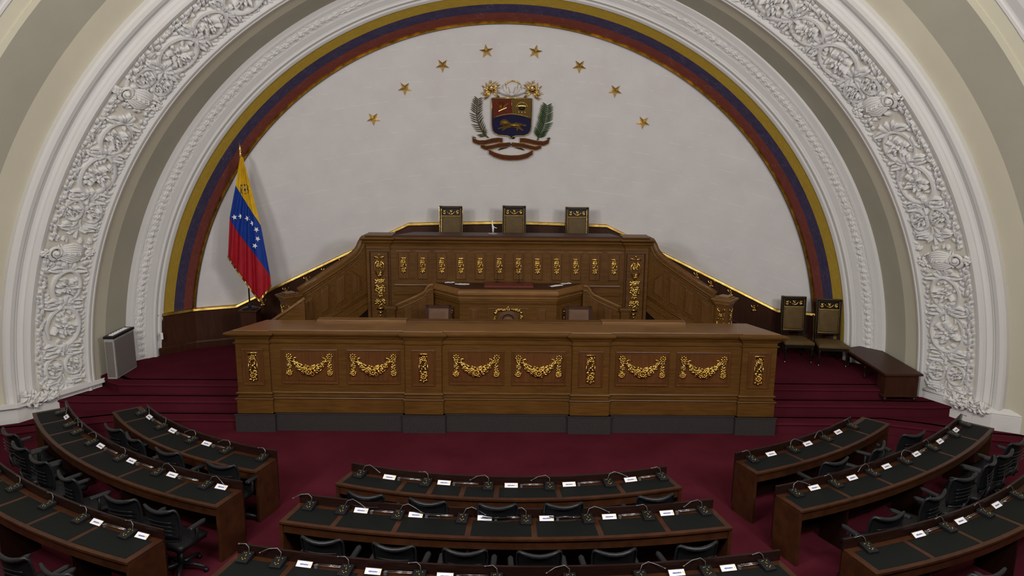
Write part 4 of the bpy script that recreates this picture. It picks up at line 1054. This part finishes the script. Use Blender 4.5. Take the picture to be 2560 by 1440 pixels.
# ---------------------------------------------------------------- ceremonial chairs
def ornament_back(mb,y,z,w,T=None):
    rnd=random.Random(6)
    for s_ in (-1,1):
        for i in range(22): mb.blob((s_*(w*.62)+rnd.uniform(-.028,.028),y-.006,z+rnd.uniform(-.04,.04)),(.016,.007,.010),(rnd.uniform(0,PI),'Y'),n=6,m=3)
    mb.tube([(-.10+.2*i/8,y-.008,z+.03-.075*math.sin(PI*i/8)) for i in range(9)],.008,5)
    for i in range(20): mb.blob((rnd.uniform(-.03,.03),y-.01,z+rnd.uniform(-.035,.045)),(.013,.007,.010),(rnd.uniform(0,PI),'Y'),n=6,m=3)
def make_state_chair(label,group,gilt=True,frame='blackwood',up='leather'):
    t_=thing('ceremonial_chair' if gilt else 'leather_chair',label,'chair',(0,0,0),0,group)
    # faces -y ; seat centre at origin
    lean=.10
    def bk(x,z,y=0): return (x,.24+(z-.48)*lean+y,z)
    mb=MB()
    W0,W1=.245,.262
    H1=1.33
    for s_ in (-1,1):
        mb.add([bk(s_*W0-.03*1,.10),bk(s_*W0+.03,.10),bk(s_*W1+.03*0+.0,H1),bk(s_*W1-.06*s_,H1)]+[bk(s_*W0-.03,.10,.05),bk(s_*W0+.03,.10,.05),bk(s_*W1,H1,.05),bk(s_*W1-.06*s_,H1,.05)],
               [(0,1,2,3),(7,6,5,4),(0,4,5,1),(1,5,6,2),(2,6,7,3),(3,7,4,0)])
    for z0,z1 in ((1.275,1.33),(1.10,1.115),(.57,.62)):
        mb.add([bk(-.25,z0),bk(.25,z0),bk(.255,z1),bk(-.255,z1),bk(-.25,z0,.05),bk(.25,z0,.05),bk(.255,z1,.05),bk(-.255,z1,.05)],[(0,1,2,3),(7,6,5,4),(0,4,5,1),(1,5,6,2),(2,6,7,3),(3,7,4,0)])
    mb.add([bk(-.22,1.10,.03),bk(.22,1.10,.03),bk(.22,1.29,.03),bk(-.22,1.29,.03)],[(0,1,2,3)])
    mb.build('back_frame',frame,t_,bev=.004)
    T=Matrix.Translation((0,.24+.0,.48))@Matrix.Rotation(-math.atan(lean),4,'X')@Matrix(((1,0,0,0),(0,0,-1,0),(0,1,0,0),(0,0,0,1)))
    top=.63 if gilt else .80
    mb=MB(); mb.raised([(-.205,.14),(.205,.14),(.205,top),(-.205,top)],[(0,-.03),(0,.0),(.01,.018),(.04,.03),(.10,.034)],T=T); mb.build('back_cushion',up,t_,smooth=True,bev=.004)
    if gilt:
        mb=MB()
        for a in ([(-.212,.13),(.212,.13),(.214,.80),(-.214,.80),(-.212,.13)],[(-.212,.632),(.212,.632)]):
            mb.tube([(x,y,.012) for x,y in a],.0075,5,T=T)
        mb.tube([(-.262,.85,.002),(.262,.85,.002)],.003,5,T=T)
        for s_ in (-1,1): mb.tube([(s_*.262,.86,0),(s_*.25,.1,0)],.0028,5,T=T)
        mb.build('gilt_beading','gold',t_)
        mb=MB(); T2=T@Matrix(((1,0,0,0),(0,0,1,0),(0,-1,0,0),(0,0,0,1)))
        m2=MB(); ornament_back(m2,0,.715,.23); mb.v=[tuple(T@Vector((x,z,-y+.0))) for x,y,z in m2.v]; mb.f=m2.f; mb.mi=m2.mi
        mb.build('crest_ornament','gold',t_,smooth=True)
    mb=MB(); mb.raised([(-.31,-.28),(.31,-.28),(.26,.25),(-.26,.25)],[(0,.40),(0,.445),(.01,.462),(.05,.485),(.12,.495)]); mb.build('seat',up,t_,smooth=True,bev=.004)
    mb=MB(); mb.raised([(-.305,-.275),(.305,-.275),(.255,.25),(-.255,.25)],[(0,.34),(0,.40)]); mb.build('seat_rail',frame if not gilt else 'blackwood',t_)
    if gilt:
        mb=MB()
        for i in range(34): mb.blob((-.30+.6*i/33,-.285,.405),(.007,.005,.007),n=5,m=3)
        mb.build('nail_heads','gold',t_)
    for sx,sy in ((-1,-1),(1,-1)):
        mb=MB(); mb.lathe([(.012,.03),(.016,.06),(.024,.24),(.02,.26),(.03,.28),(.022,.30),(.032,.34)],8,T=Matrix.Translation((sx*.275,-.245,0))); lg=mb.build('leg','blackwood',t_,smooth=True)
        mb=MB(); mb.lathe([(.008,0),(.02,.006),(.02,.028),(.01,.035)],8,T=Matrix.Translation((sx*.275,-.245,0))); mb.build('caster','silver',lg,smooth=True)
    for sx in (-1,1):
        mb=MB(); mb.tube([(sx*.24,.25,.36),(sx*.245,.28,.15),(sx*.25,.30,0)],[.022,.018,.015],8); mb.build('leg','blackwood',t_,smooth=True)
    return t_
c0=make_state_chair('tall gilded leather chair left of centre behind the high rostrum','gilded ceremonial chairs')
c0.location=(-1.275,16.1,2.41)
dup(c0,(.14,16.1,2.43),0,'tall gilded leather chair in the centre behind the high rostrum')
dup(c0,(1.55,16.1,2.41),0,'tall gilded leather chair right of centre behind the high rostrum')
dup(c0,(6.23,15.25,ZC),-.06,'gilded leather chair against the wainscot right of the long desk, nearer the desk')
dup(c0,(6.87,15.00,ZC),-.12,'gilded leather chair by the arch foot, beside the dark side table')
b0=make_state_chair('plain brown leather chair behind the long desk, left of the carved crest','plain leather chairs behind the long desk',False,'mahog','leatherp')
b0.location=(-1.37,13.95,.62)
dup(b0,(1.43,13.95,.62),0,'plain brown leather chair behind the long desk, right of the carved crest')
mb=MB(); mb.box(-2.2,2.2,13.36,14.3,ZC-.01,.62); struct(mb.build('floor_dais_board','carpet'))
# ---------------------------------------------------------------- side table
st=thing('side_table','long narrow dark wooden side table at the foot of the right arch','table',(7.45,13.12,.40))
mb=MB(); mb.raised([(-.36,-.02),(.36,-.02),(.38,2.05),(-.36,1.72)],[(0,.53),(.0,.535),(-.0,.565),(.015,.575)]); mb.build('tabletop','mahog',st,bev=.006)
mb=MB(); mb.box(-.31,.31,.04,.34,.10,.53); mb.sweep([(-.31,.35),(-.31,.04),(.31,.04),(.31,.35)],[(0,.10),(.02,.105),(.02,.12),(0,.13)]); mb.build('end_cabinet','mahog',st,bev=.005)
mb=MB(); mb.box(-.30,.30,.34,1.75,.44,.53); mb.build('apron','deskd',st)
for x,y in ((-.28,.06),(.28,.06),(-.28,.9),(-.27,1.65)):
    mb=MB(); z0=0 if y<.3 else .19; mb.lathe([(.02,z0),(.032,z0+.03),(.018,z0+.05),(.03,z0+.12),(.02,max(z0+.2,.3)),(.035,.44)] if y>.3 else [(.02,0),(.035,.03),(.03,.10)],8,T=Matrix.Translation((x,y,0))); mb.build('leg','deskd',st,smooth=True)
# ---------------------------------------------------------------- radiator cover, wall socket
rd=thing('heater_panel','tall perforated grey heater panel with dark top at the left arch foot','heater',(-7.62,14.0,ZC))
mb=MB(); mb.box(-.10,.08,-.40,.38,0,.80); mb.build('casing','grille_grey',rd,bev=.008)
mb=MB(); mb.box(.08,.088,-.37,.35,.03,.76); mb.build('perforated_face','perf',rd)
mb=MB(); mb.box(-.08,.06,-.408,-.40,.04,.74); mb.build('perforated_end','perf',rd)
mb=MB(); mb.box(-.11,.095,-.41,.39,.80,.845); mb.build('top_frame','black',rd,bev=.006)
mb=MB(); mb.box(-.07,.05,-.34,.32,.845,.85); 
for k in range(6): mb.box(-.05,.03,-.30+.1*k,-.25+.1*k,.85,.862,mi=1)
mb.build('top_controls',['silver','paper'],rd)
so=thing('wall_socket','small white wall socket on the wainscot beside the left arch foot','socket',(-7.32,15.02,1.07),-.82)
mb=MB(); mb.box(-.045,.045,-.012,.04,-.07,.07); mb.build('plate','paper',so,bev=.004)
mb=MB(); mb.tube([(.0,-.015,0),(-.05,-.03,-.01),(-.10,-.02,0)],.008,6); mb.box(-.02,.02,-.02,-.012,.01,.04); mb.build('plug','silver',so)
# ---------------------------------------------------------------- things on the rostrums
def gooseneck(name,x,y,z,label,h,bend):
    t_=thing(name,label,'microphone',(x,y,z)); mb=MB(); mb.lathe([(.035,0),(.035,.008),(.012,.02),(.006,.03)],12); mb.build('base','black',t_,smooth=True)
    mb=MB(); mb.tube([(0,0,.02),(0,0,h*.5),(bend*.2,0,h*.8),(bend,-.02,h),(bend*2,-.05,h*.97)],.005,6); mb.build('gooseneck','black',t_,smooth=True)
    mb=MB(); mb.tube([(bend*2,-.05,h*.97),(bend*3,-.07,h*.94)],.010,8); mb.build('capsule','black',t_,smooth=True)
gooseneck('gooseneck_microphone',-.21,14.93,2.305,'thin black gooseneck microphone on the red pad, left one',.33,.04)
gooseneck('gooseneck_microphone',.24,14.90,2.305,'thin black gooseneck microphone on the red pad, right one',.33,-.03)
fg=thing('silver_figurine','small silver standing ornament on the rostrum top between left and centre chairs','ornament',(-.31,15.35,3.262))
mb=MB(); mb.lathe([(.11,0),(.11,.006),(.02,.015),(.012,.05)],16); mb.build('round_base','silver',fg,smooth=True)
mb=MB(); mb.tube([(0,0,.04),(0,0,.12),(-.01,0,.18),(-.03,0,.24)],[.014,.022,.018,.010],8); mb.tube([(-.01,0,.17),(.04,0,.13),(.08,0,.12)],.008,6); mb.blob((-.015,0,.255),(.016,.016,.02)); mb.build('figure','bulb',fg,smooth=True)
def paper(x,y,z,w,d,rz,label,mat='paper'):
    rnd=random.Random(int(x*100)); mb=MB(); vs=[];fs=[];n=6
    for j in range(n+1):
        for i in range(n+1): vs.append((-w/2+w*i/n,-d/2+d*j/n,.003+.010*rnd.random()*(i in (0,n) or j in (0,n))+.003*rnd.random()))
    for j in range(n):
        for i in range(n): fs.append((j*(n+1)+i,j*(n+1)+i+1,(j+1)*(n+1)+i+1,(j+1)*(n+1)+i))
    mb.add(vs,fs); o=mb.build('paper_sheet',mat); mo=o.modifiers.new('t','SOLIDIFY'); mo.thickness=.002
    o.location=(x,y,z); o.rotation_euler=(0,0,rz); tag(o,label,'paper','loose papers on the speaker desk')
paper(-1.20,14.98,2.274,.2,.10,.2,'loose white paper at the far left end of the speaker desk top')
paper(-.93,14.83,2.274,.3,.12,-.1,'loose white papers left of the red pad on the speaker desk')
paper(1.0,14.72,2.274,.12,.3,-.9,'loose white paper right of the red pad on the speaker desk')
paper(1.22,14.96,2.274,.22,.1,.5,'loose white papers at the far right end of the speaker desk top')
# ---------------------------------------------------------------- delegates' desks
TZ=.76
def pol(c,r,a): return (c[0]+r*math.sin(R_(a)),c[1]-r*math.cos(R_(a)))
DESKS=dict(
 L1=dict(c=(-1.45,15.31),R=5.88,d=.47,a=(-52.5,-17.7),w='front left desk',st=[-46.7,-38.0,-30.6,-24.4],side='L',bx=-49.5),
 C1=dict(c=(.1,15.30),R=6.36,d=.42,a=(-20.2,19.1),w='front centre desk',st=[-12.8,-9.3,-5.7,-1.9,5.0,12.2],side='C'),
 R1=dict(c=(.53,16.69),R=7.47,d=.46,a=(21.4,45.8),w='front right desk',st=[28.1,34.5,40.4],side='R',bx=42.3),
 L2=dict(c=(-.84,16.38),R=8.04,d=.49,a=(-54,-18.4),w='middle left desk',st=[-49.5,-45.6,-42.2,-37.4,-30.5,-24.2],side='L'),
 C2=dict(c=(.15,18.82),R=10.73,d=.5,a=(-14.6,13.0),w='middle centre desk',st=[-11.2,-7.4,-3.0,.95,4.9,9.0],side='C'),
 R2=dict(c=(-.13,18.55),R=10.47,d=.48,a=(20.1,46.4),w='middle right desk',st=[24.6,28.9,33.0,37.5,42.4],side='R'),
 L3=dict(c=(-.15,17.53),R=10.63,d=.52,a=(-46,-20.3),w='back left desk',st=[-41,-37,-33.1,-29.2,-25.2],side='L'),
 C3=dict(c=(.18,18.53),R=11.65,d=.54,a=(-15.4,13.9),w='back centre desk',st=[-12,-8.2,-4.6,-1,2.6,6.2,9.8],side='C'),
 R3=dict(c=(1.4,15.87),R=8.75,d=.52,a=(15.7,44),w='back right desk',st=[20.9,25.9,31.0,36.2,41],side='R'))
def arcprism(mb,c,r0,r1,a0,a1,z0,z1,n=None,mi=0):
    n=n or max(2,int(abs(a1-a0)/1.2)); A=[a0+(a1-a0)*i/n for i in range(n+1)]
    vs=[];fs=[]
    for a in A:
        p=pol(c,r0,a);q=pol(c,r1,a); vs+=[(*p,z0),(*q,z0),(*q,z1),(*p,z1)]
    for i in range(n): fs+=[(4*i+k,4*i+4+k,4*i+4+(k+1)%4,4*i+(k+1)%4) for k in range(4)]
    fs+=[(0,1,2,3),(4*n+3,4*n+2,4*n+1,4*n)]
    mb.add(vs,fs,mi)
for key,D in DESKS.items():
    c,Rr,d=D['c'],D['R'],D['d']; a0,a1=D['a']; am=(a0+a1)/2; org=pol(c,Rr+d/2,am)
    t_=thing('delegates_desk','curved dark wooden %s with black leather pads and raised backboard'%D['w'],'desk',(*org,0)); ref=(*org,0)
    dg=math.degrees(.04/Rr)
    ro_=Rr+d
    mb=MB(); arcprism(mb,c,Rr+.02,ro_,a0,a1,TZ-.035,TZ); loc(mb.build('tabletop','desk',t_,bev=.006),ref)
    mb=MB(); b0_,b1_=(a0,a1)
    if 'bx' in D:
        if D['side']=='L': b0_=D['bx']
        else: b1_=D['bx']
    arcprism(mb,c,Rr-.01,Rr+.02,b0_,b1_,TZ-.05,TZ+.115); bb=loc(mb.build('backboard','deskd',t_,bev=.005),ref)
    mb=MB(); arcprism(mb,c,Rr-.01,Rr+.01,a0,a1,.12,TZ-.04); loc(mb.build('modesty_panel','deskd',t_),ref)
    mb=MB(); arcprism(mb,c,ro_-.05,ro_-.03,a0+dg,a1-dg,TZ-.15,TZ-.035); loc(mb.build('apron','desk',t_),ref)
    for a in (a0,a1):
        s_=dg if a==a0 else -dg
        mb=MB(); arcprism(mb,c,Rr,ro_-.015,a,a+s_,0,TZ-.035,1); loc(mb.build('end_panel','desk',t_,bev=.003),ref)
    seams=[a0]+D['st']+[a1]
    for k in range(1,len(seams)-1,2):
        mb=MB(); arcprism(mb,c,Rr+.02,ro_-.06,seams[k]-dg/3,seams[k]+dg/3,0,TZ-.04,1); loc(mb.build('divider_panel','deskd',t_),ref)
    gp=math.degrees(.032/Rr)
    for k in range(len(seams)-1):
        e0=gp*(2.3 if k==0 else 1); e1=gp*(2.3 if k==len(seams)-2 else 1)
        if seams[k+1]-seams[k]<e0+e1+.5: continue
        mb=MB(); arcprism(mb,c,Rr+.10,ro_-.055,seams[k]+e0,seams[k+1]-e1,TZ,TZ+.003); loc(mb.build('leather_pad','pad',t_),ref)
    # small flush loudspeaker cloths on the backboard
    nsp=len(seams)-1
    for k in range(nsp):
        a=(seams[k]*.4+seams[k+1]*.6)
        if not (b0_+1<a<b1_-1): continue
        w=math.degrees(.07/Rr); mb=MB(); arcprism(mb,c,Rr+.019,Rr+.024,a-w,a+w,TZ+.03,TZ+.09,4); loc(mb.build('speaker_cloth','grey',bb),ref)
# microphone console
def make_console():
    t_=thing('microphone_console','x','microphone',(0,0,0))
    mb=MB(); mb.add([(-.065,-.085,0),(.065,-.085,0),(.065,.085,0),(-.065,.085,0),(-.065,-.085,.028),(.065,-.085,.028),(.065,.085,.055),(-.065,.085,.055)],[(0,3,2,1),(4,5,6,7),(0,1,5,4),(1,2,6,5),(2,3,7,6),(3,0,4,7)])
    mb.build('housing','black',t_,bev=.006)
    mb=MB(); rnd=random.Random(4)
    for (x,y) in ((-.03,.045),(-.012,.05),(.03,.045),(0,.02),(.004,.005),(-.02,-.03),(.02,-.035),(.0,-.05)):
        z=.0415+y*.159+.0015; w=rnd.uniform(.003,.006); mb.box(x-w,x+w,y-.003,y+.003,z-.001,z+.0015)
    mb.build('key_markings','yellow',t_)
    return t_
def make_neck(t_,mode):
    mb=MB()
    if mode==0: pts=[(.0,.06,.05),(0,.075,.10),(-.05,.09,.135),(-.15,.08,.12),(-.24,.06,.075)]
    elif mode==1: pts=[(.01,.06,.05),(.0,.08,.10),(-.04,.09,.13),(-.12,.085,.12)]
    else: pts=[(0,.06,.05),(.03,.08,.11),(.10,.09,.135),(.20,.07,.10),(.27,.05,.07)]
    mb.tube(pts,.0045,6); mb.blob(pts[-1],(.012,.007,.007)); return mb.build('gooseneck','wire',t_,smooth=True)
CO=[]
for mode in range(3):
    t0=make_console(); make_neck(t0,mode); CO.append([t0,False])
def ordn(i,n,sec):
    names=['first','second','third','fourth','fifth','sixth','seventh','eighth']
    return names[i]
GR={'L1':'front left desk','C1':'front centre desk','R1':'front right desk'}
MIC={'L1':[-48.6,-40.7,-32.5,-25.4,-19.3],'C1':[-18.5,-10.2,-2.9,4.2,11.2,18.0],'R1':[23.1,29.1,35.0,41.1],
'L2':[-51.9,-47.0,-44.2,-40.1,-34.0,-28.0,-21.9],'C2':[-13.6,-11.3,-7.6,-3.5,.5,4.4,8.3,12.1],'R2':[21.4,25.1,29.1,33.2,37.6,42.0,45.3],
'L3':[-38.4,-34.8,-30.4,-26.8,-22.6],'C3':[-14.6,-12.7,-9.0,-5.2,-1.3,2.4,6.0,9.5,12.8],'R3':[17.4,25.4,30.3,35.8]}
PLT={'L1':[-45.8,-37.8,-29.6],'C1':[-14.8,-8.1,-.25,6.5,14.0],'R1':[25.9,31.8,37.9],'L2':[-49.7,-38.4,-32.4,-26.3,-20.3],
'C2':[-10.1,-6.5,-2.1,1.8,5.8,9.6],'R2':[23.2,27.0,31.0,35.2,39.4,43.1],'L3':[-25.5,-21.6],'C3':[-11.3,-7.6,-3.9,7.9,10.7],'R3':[22.4,27.2,32.4]}
def make_plate():
    t_=thing('name_plate','x','name plate',(0,0,0))
    mb=MB(); mb.add([(-.09,-.03,0),(.09,-.03,0),(.09,.035,0),(-.09,.035,0),(-.09,-.03,.012),(.09,-.03,.012),(.09,.035,.05),(-.09,.035,.05)],[(0,3,2,1),(4,5,6,7),(0,1,5,4),(1,2,6,5),(2,3,7,6),(3,0,4,7)]); mb.build('holder','desk',t_)
    T=Matrix.Translation((0,0,.0135))@Matrix.Rotation(math.atan2(.038,.065),4,'X')
    mb=MB(); mb.box(-.085,.085,-.028,.040,.013,.016,T=T); mb.build('card','paper',t_)
    mb=MB(); rnd=random.Random(9); x=-.045
    while x<.045:
        w=rnd.uniform(.003,.006); mb.box(x,x+w,-.004-rnd.random()*.004,.010+rnd.random()*.004,.016,.0168,T=T); x+=w+rnd.uniform(.001,.003)
    mb.box(-.05,.05,.001,.005,.016,.0168,T=T); mb.build('lettering','ink',t_)
    mb=MB(); mb.box(.062,.074,-.006,.014,.016,.0168,T=T); mb.build('seal_mark','yellow',t_)
    return t_
def make_holder():
    t_=thing('document_arm','x','document arm',(0,0,0))
    mb=MB(); mb.tube([(0,.0,.035),(.30,.025,.03)],.0045,6); mb.tube([(0,.02,.04),(.30,.04,.035)],.003,6); mb.build('rod','silver',t_,smooth=True)
    mb=MB(); mb.box(-.035,-.005,-.01,.03,.0,.035); mb.tube([(-.03,-.02,.05),(-.01,-.04,.06),(.015,-.02,.055)],.004,5); mb.build('clip','acryl',t_,bev=.004)
    return t_
PT=make_plate(); HT=make_holder(); first={'p':True,'h':True}
for key,D in DESKS.items():
    c,Rr=D['c'],D['R']; w=D['w']; rt=.11 if D['side']!='L' else .10
    ms=MIC[key]; n=len(ms)
    for i,a in enumerate(ms):
        p=pol(c,Rr+.115,a); rz=R_(a)+random.uniform(-.08,.08); mode=(i+len(key)+int(abs(a)))%3
        lab='black microphone console on the %s, %s from its left end'%(w,ordn(i,n,key)) if n<9 or i<8 else 'black microphone console on the %s, at its right end'%w
        loc_=(*p,TZ+.002); z_=TZ+.002
        tmpl=CO[mode]
        if not tmpl[1]:
            o=tmpl[0]; o.location=(*p,z_); o.rotation_euler=(0,0,rz); o['label']=lab; o['group']='microphone consoles on the curved desks'; tmpl[1]=True
        else: dup(tmpl[0],(*p,z_),rz,lab,'microphone consoles on the curved desks')
    for i,a in enumerate(PLT[key]):
        p=pol(c,Rr+.085,a); rz=R_(a)
        lab='white name plate on the %s, %s from its left end'%(w,ordn(i,0,key))
        if first['p']: PT.location=(*p,TZ+.001); PT.rotation_euler=(0,0,rz); PT['label']=lab; PT['group']='white name plates on the curved desks'; first['p']=False
        else: dup(PT,(*p,TZ+.001),rz,lab,'white name plates on the curved desks')
        # arm starts right of the plate and runs to the next console
        nx=[m_ for m_ in ms if m_>a]
        if nx:
            gap=R_(nx[0]-a)*Rr
            a2=a+math.degrees(.15/Rr); p2=pol(c,Rr+.09,a2)
            if gap>.42:
                lab='steel document arm on the %s, %s from its left end'%(w,ordn(i,0,key))
                if first['h']: HT.location=(*p2,TZ+.001); HT.rotation_euler=(0,0,rz); HT['label']=lab; HT['group']='steel document arms on the curved desks'; first['h']=False
                else: dup(HT,(*p2,TZ+.001),rz,lab,'steel document arms on the curved desks')
# ---------------------------------------------------------------- office chairs
def make_office():
    t_=thing('office_chair','x','chair',(0,0,0))  # faces +y, origin under seat centre
    mb=MB(); vs=[];fs=[];n=12;m=8
    for j in range(m+1):
        for i in range(n+1):
            u=-1+2*i/n; v=-1+2*j/m; e=max(0,1-max(abs(u),abs(v))**6)
            vs.append((u*.24*(1-.06*v*v),v*.23,.47+.02*(1-u*u)-.025*max(0,v)**3))
    for j in range(m):
        for i in range(n): fs.append((j*(n+1)+i,j*(n+1)+i+1,(j+1)*(n+1)+i+1,(j+1)*(n+1)+i))
    mb.add(vs,fs); o=mb.build('seat','black',t_,smooth=True); mo=o.modifiers.new('s','SOLIDIFY'); mo.thickness=.07; mo.offset=-1
    def back(u,v): # u -1..1 , v 0..1
        z=.56+.42*v; y=-.25-.05*v+.05*u*u+ .03*math.sin(v*PI); return (u*(.235-.02*(1-v)**2),y,z-.02*(1-u*u)*(v>.98)-.03*(1-u*u)*v)
    mb=MB(); loop=[(-1,0),(-1,.25),(-1,.5),(-1,.75),(-.98,.92),(-.9,1),(-.6,1),(-.3,1),(0,1),(.3,1),(.6,1),(.9,1),(.98,.92),(1,.75),(1,.5),(1,.25),(1,0),(.5,-.03),(0,-.05),(-.5,-.03),(-1,0)]
    mb.tube([back(*q) for q in loop],[.014]*5+[.018,.024,.026,.026,.026,.024,.018]+[.014]*9,8); mb.build('back_frame','chairblk',t_,smooth=True)
    mb=MB(); vs=[];fs=[]
    for j in range(9):
        for i in range(13): vs.append(back(-1+2*i/12,j/8))
    for j in range(8):
        for i in range(12): fs.append((j*13+i,j*13+i+1,(j+1)*13+i+1,(j+1)*13+i))
    mb.add(vs,fs); o=mb.build('mesh_back','mesh',t_,smooth=True); mo=o.modifiers.new('s','SOLIDIFY'); mo.thickness=.006
    mb=MB()
    for k in range(4): mb.tube([(x,-.262-.03*math.cos(x*5),.66+.05*k+.25*x*x) for x in [-.18+.06*i for i in range(7)]],.006,5)
    mb.build('lumbar_cords','chairblk',t_,smooth=True)
    for s_ in (-1,1):
        mb=MB(); mb.raised([(s_*.29-.035,-.13),(s_*.29+.035,-.13),(s_*.29+.033,.10),(s_*.29,.15),(s_*.29-.033,.10)],[(0,.665),(0,.685),(.012,.697)]); ar=mb.build('armrest','chairblk',t_,smooth=False,bev=.008)
        mb=MB(); mb.tube([(s_*.29,-.02,.67),(s_*.29,-.02,.52),(s_*.25,-.02,.43),(s_*.1,-.02,.41)],[.02,.022,.02,.016],8); mb.build('arm_support','black',ar,smooth=True)
    mb=MB(); mb.tube([(0,0,.43),(0,0,.25)],.028,10); mb.tube([(0,0,.25),(0,0,.09)],.04,10); mb.tube([(0,-.05,.41),(0,-.26,.44),(0,-.29,.60)],[.03,.025,.02],8); mb.build('column','black',t_,smooth=True)
    mb=MB()
    for k in range(5):
        a=2*PI*k/5+.3; mb.tube([(0,0,.11),(.16*math.cos(a),.16*math.sin(a),.10),(.30*math.cos(a),.30*math.sin(a),.07)],[.035,.026,.018],8)
    bs=mb.build('star_base','chairblk',t_,smooth=True)
    for k in range(5):
        a=2*PI*k/5+.3; mb=MB()
        mb.tube([(.30*math.cos(a)-.02*math.sin(a),.30*math.sin(a)+.02*math.cos(a),.028),(.30*math.cos(a)+.02*math.sin(a),.30*math.sin(a)-.02*math.cos(a),.028)],.028,10); mb.build('caster','black',bs,smooth=True)
    return t_
OC=make_office(); oc_first=True
CHR={'L1':[(-41.5,.80,8),(-35.9,.78,-6),(-29,.80,4),(-20.6,.80,5)],'C1':[(-14.5,.93,3),(-8.1,.93,-3),(-1.6,.95,2),(4.7,.94,0),(14,.91,-4)],
'R1':[(41.5,1.05,-20),(34.5,.95,14),(28.4,.93,-4)],'L2':[(-45.8,.95,10),(-41.4,.98,6),(-37,.98,4),(-31.6,1.01,-5),(-24.8,1.06,10),(-20.6,1.06,2)],
'C2':[(-10.5,1.07,2),(-6.5,1.07,-2),(-2.8,1.09,0),(1.0,1.11,1),(4.9,1.11,0),(9.3,1.10,3)],'R2':[(41.9,.98,-10),(38.6,1.0,-6),(36.0,.98,10),(32.4,1.02,-8),(27.9,1.12,6),(23.3,1.22,-6)],
'L3':[(-25.0,1.12,4),(-21.6,1.12,-3)],'R3':[(20.9,1.10,-6),(17.2,1.12,8)],'C3':[]}
for key,L in CHR.items():
    D=DESKS[key]; c,Rr=D['c'],D['R']
    L=sorted(L)
    for i,(a,dr,tw) in enumerate(L):
        p=pol(c,Rr+dr-.27,a); rz=R_(a+tw)
        lab='black mesh office chair behind the %s, %s from its left end'%(D['w'],ordn(i,0,key))
        if oc_first: OC.location=(*p,0); OC.rotation_euler=(0,0,rz); OC['label']=lab; OC['group']='black office chairs at the curved desks'; oc_first=False
        else: dup(OC,(*p,0),rz,lab,'black office chairs at the curved desks')
# ---------------------------------------------------------------- light, world, camera
def area(name,loc_,target,size,power,color=(1,1,1)):
    l=bpy.data.lights.new(name,'AREA'); l.shape='RECTANGLE'; l.size=size[0]; l.size_y=size[1]; l.energy=power; l.color=color
    o=bpy.data.objects.new(name,l); COL.objects.link(o); o.location=loc_
    o.rotation_euler=(Vector(target)-Vector(loc_)).to_track_quat('-Z','Y').to_euler(); return o
for x,z,e in ((-5.2,6.3,230),(-3.2,7.0,130),(3.2,7.0,130),(5.2,6.3,230)):
    area('hall_lamp',(x,3.0,z),(x*.1,15,3.2),(1.2,1.2),e*1.25,(1,.965,.94))
area('ceiling_lamp',(0,5.2,11.5),(0,8.8,0),(8,4),1300,(1,.95,.88))
w=bpy.data.worlds.new('hall_ambience'); S.world=w; w.use_nodes=True
w.node_tree.nodes['Background'].inputs[0].default_value=(.93,.96,1.0,1); w.node_tree.nodes['Background'].inputs[1].default_value=.08
cam=bpy.data.cameras.new('camera'); co=bpy.data.objects.new('camera',cam); COL.objects.link(co)
cam.sensor_width=36; cam.lens=F_/2560*36; cam.clip_end=100
Mr=Matrix.Rotation(-YAW,4,'Z')@Matrix.Rotation(PI/2-P__,4,'X')@Matrix.Rotation(ROLL,4,'Z')
co.matrix_world=Matrix.Translation((0,0,CH))@Mr
S.camera=co
S.view_settings.view_transform='Standard'; S.view_settings.look='None'; S.view_settings.gamma=1; S.view_settings.exposure=.08
S.view_settings.use_curve_mapping=False
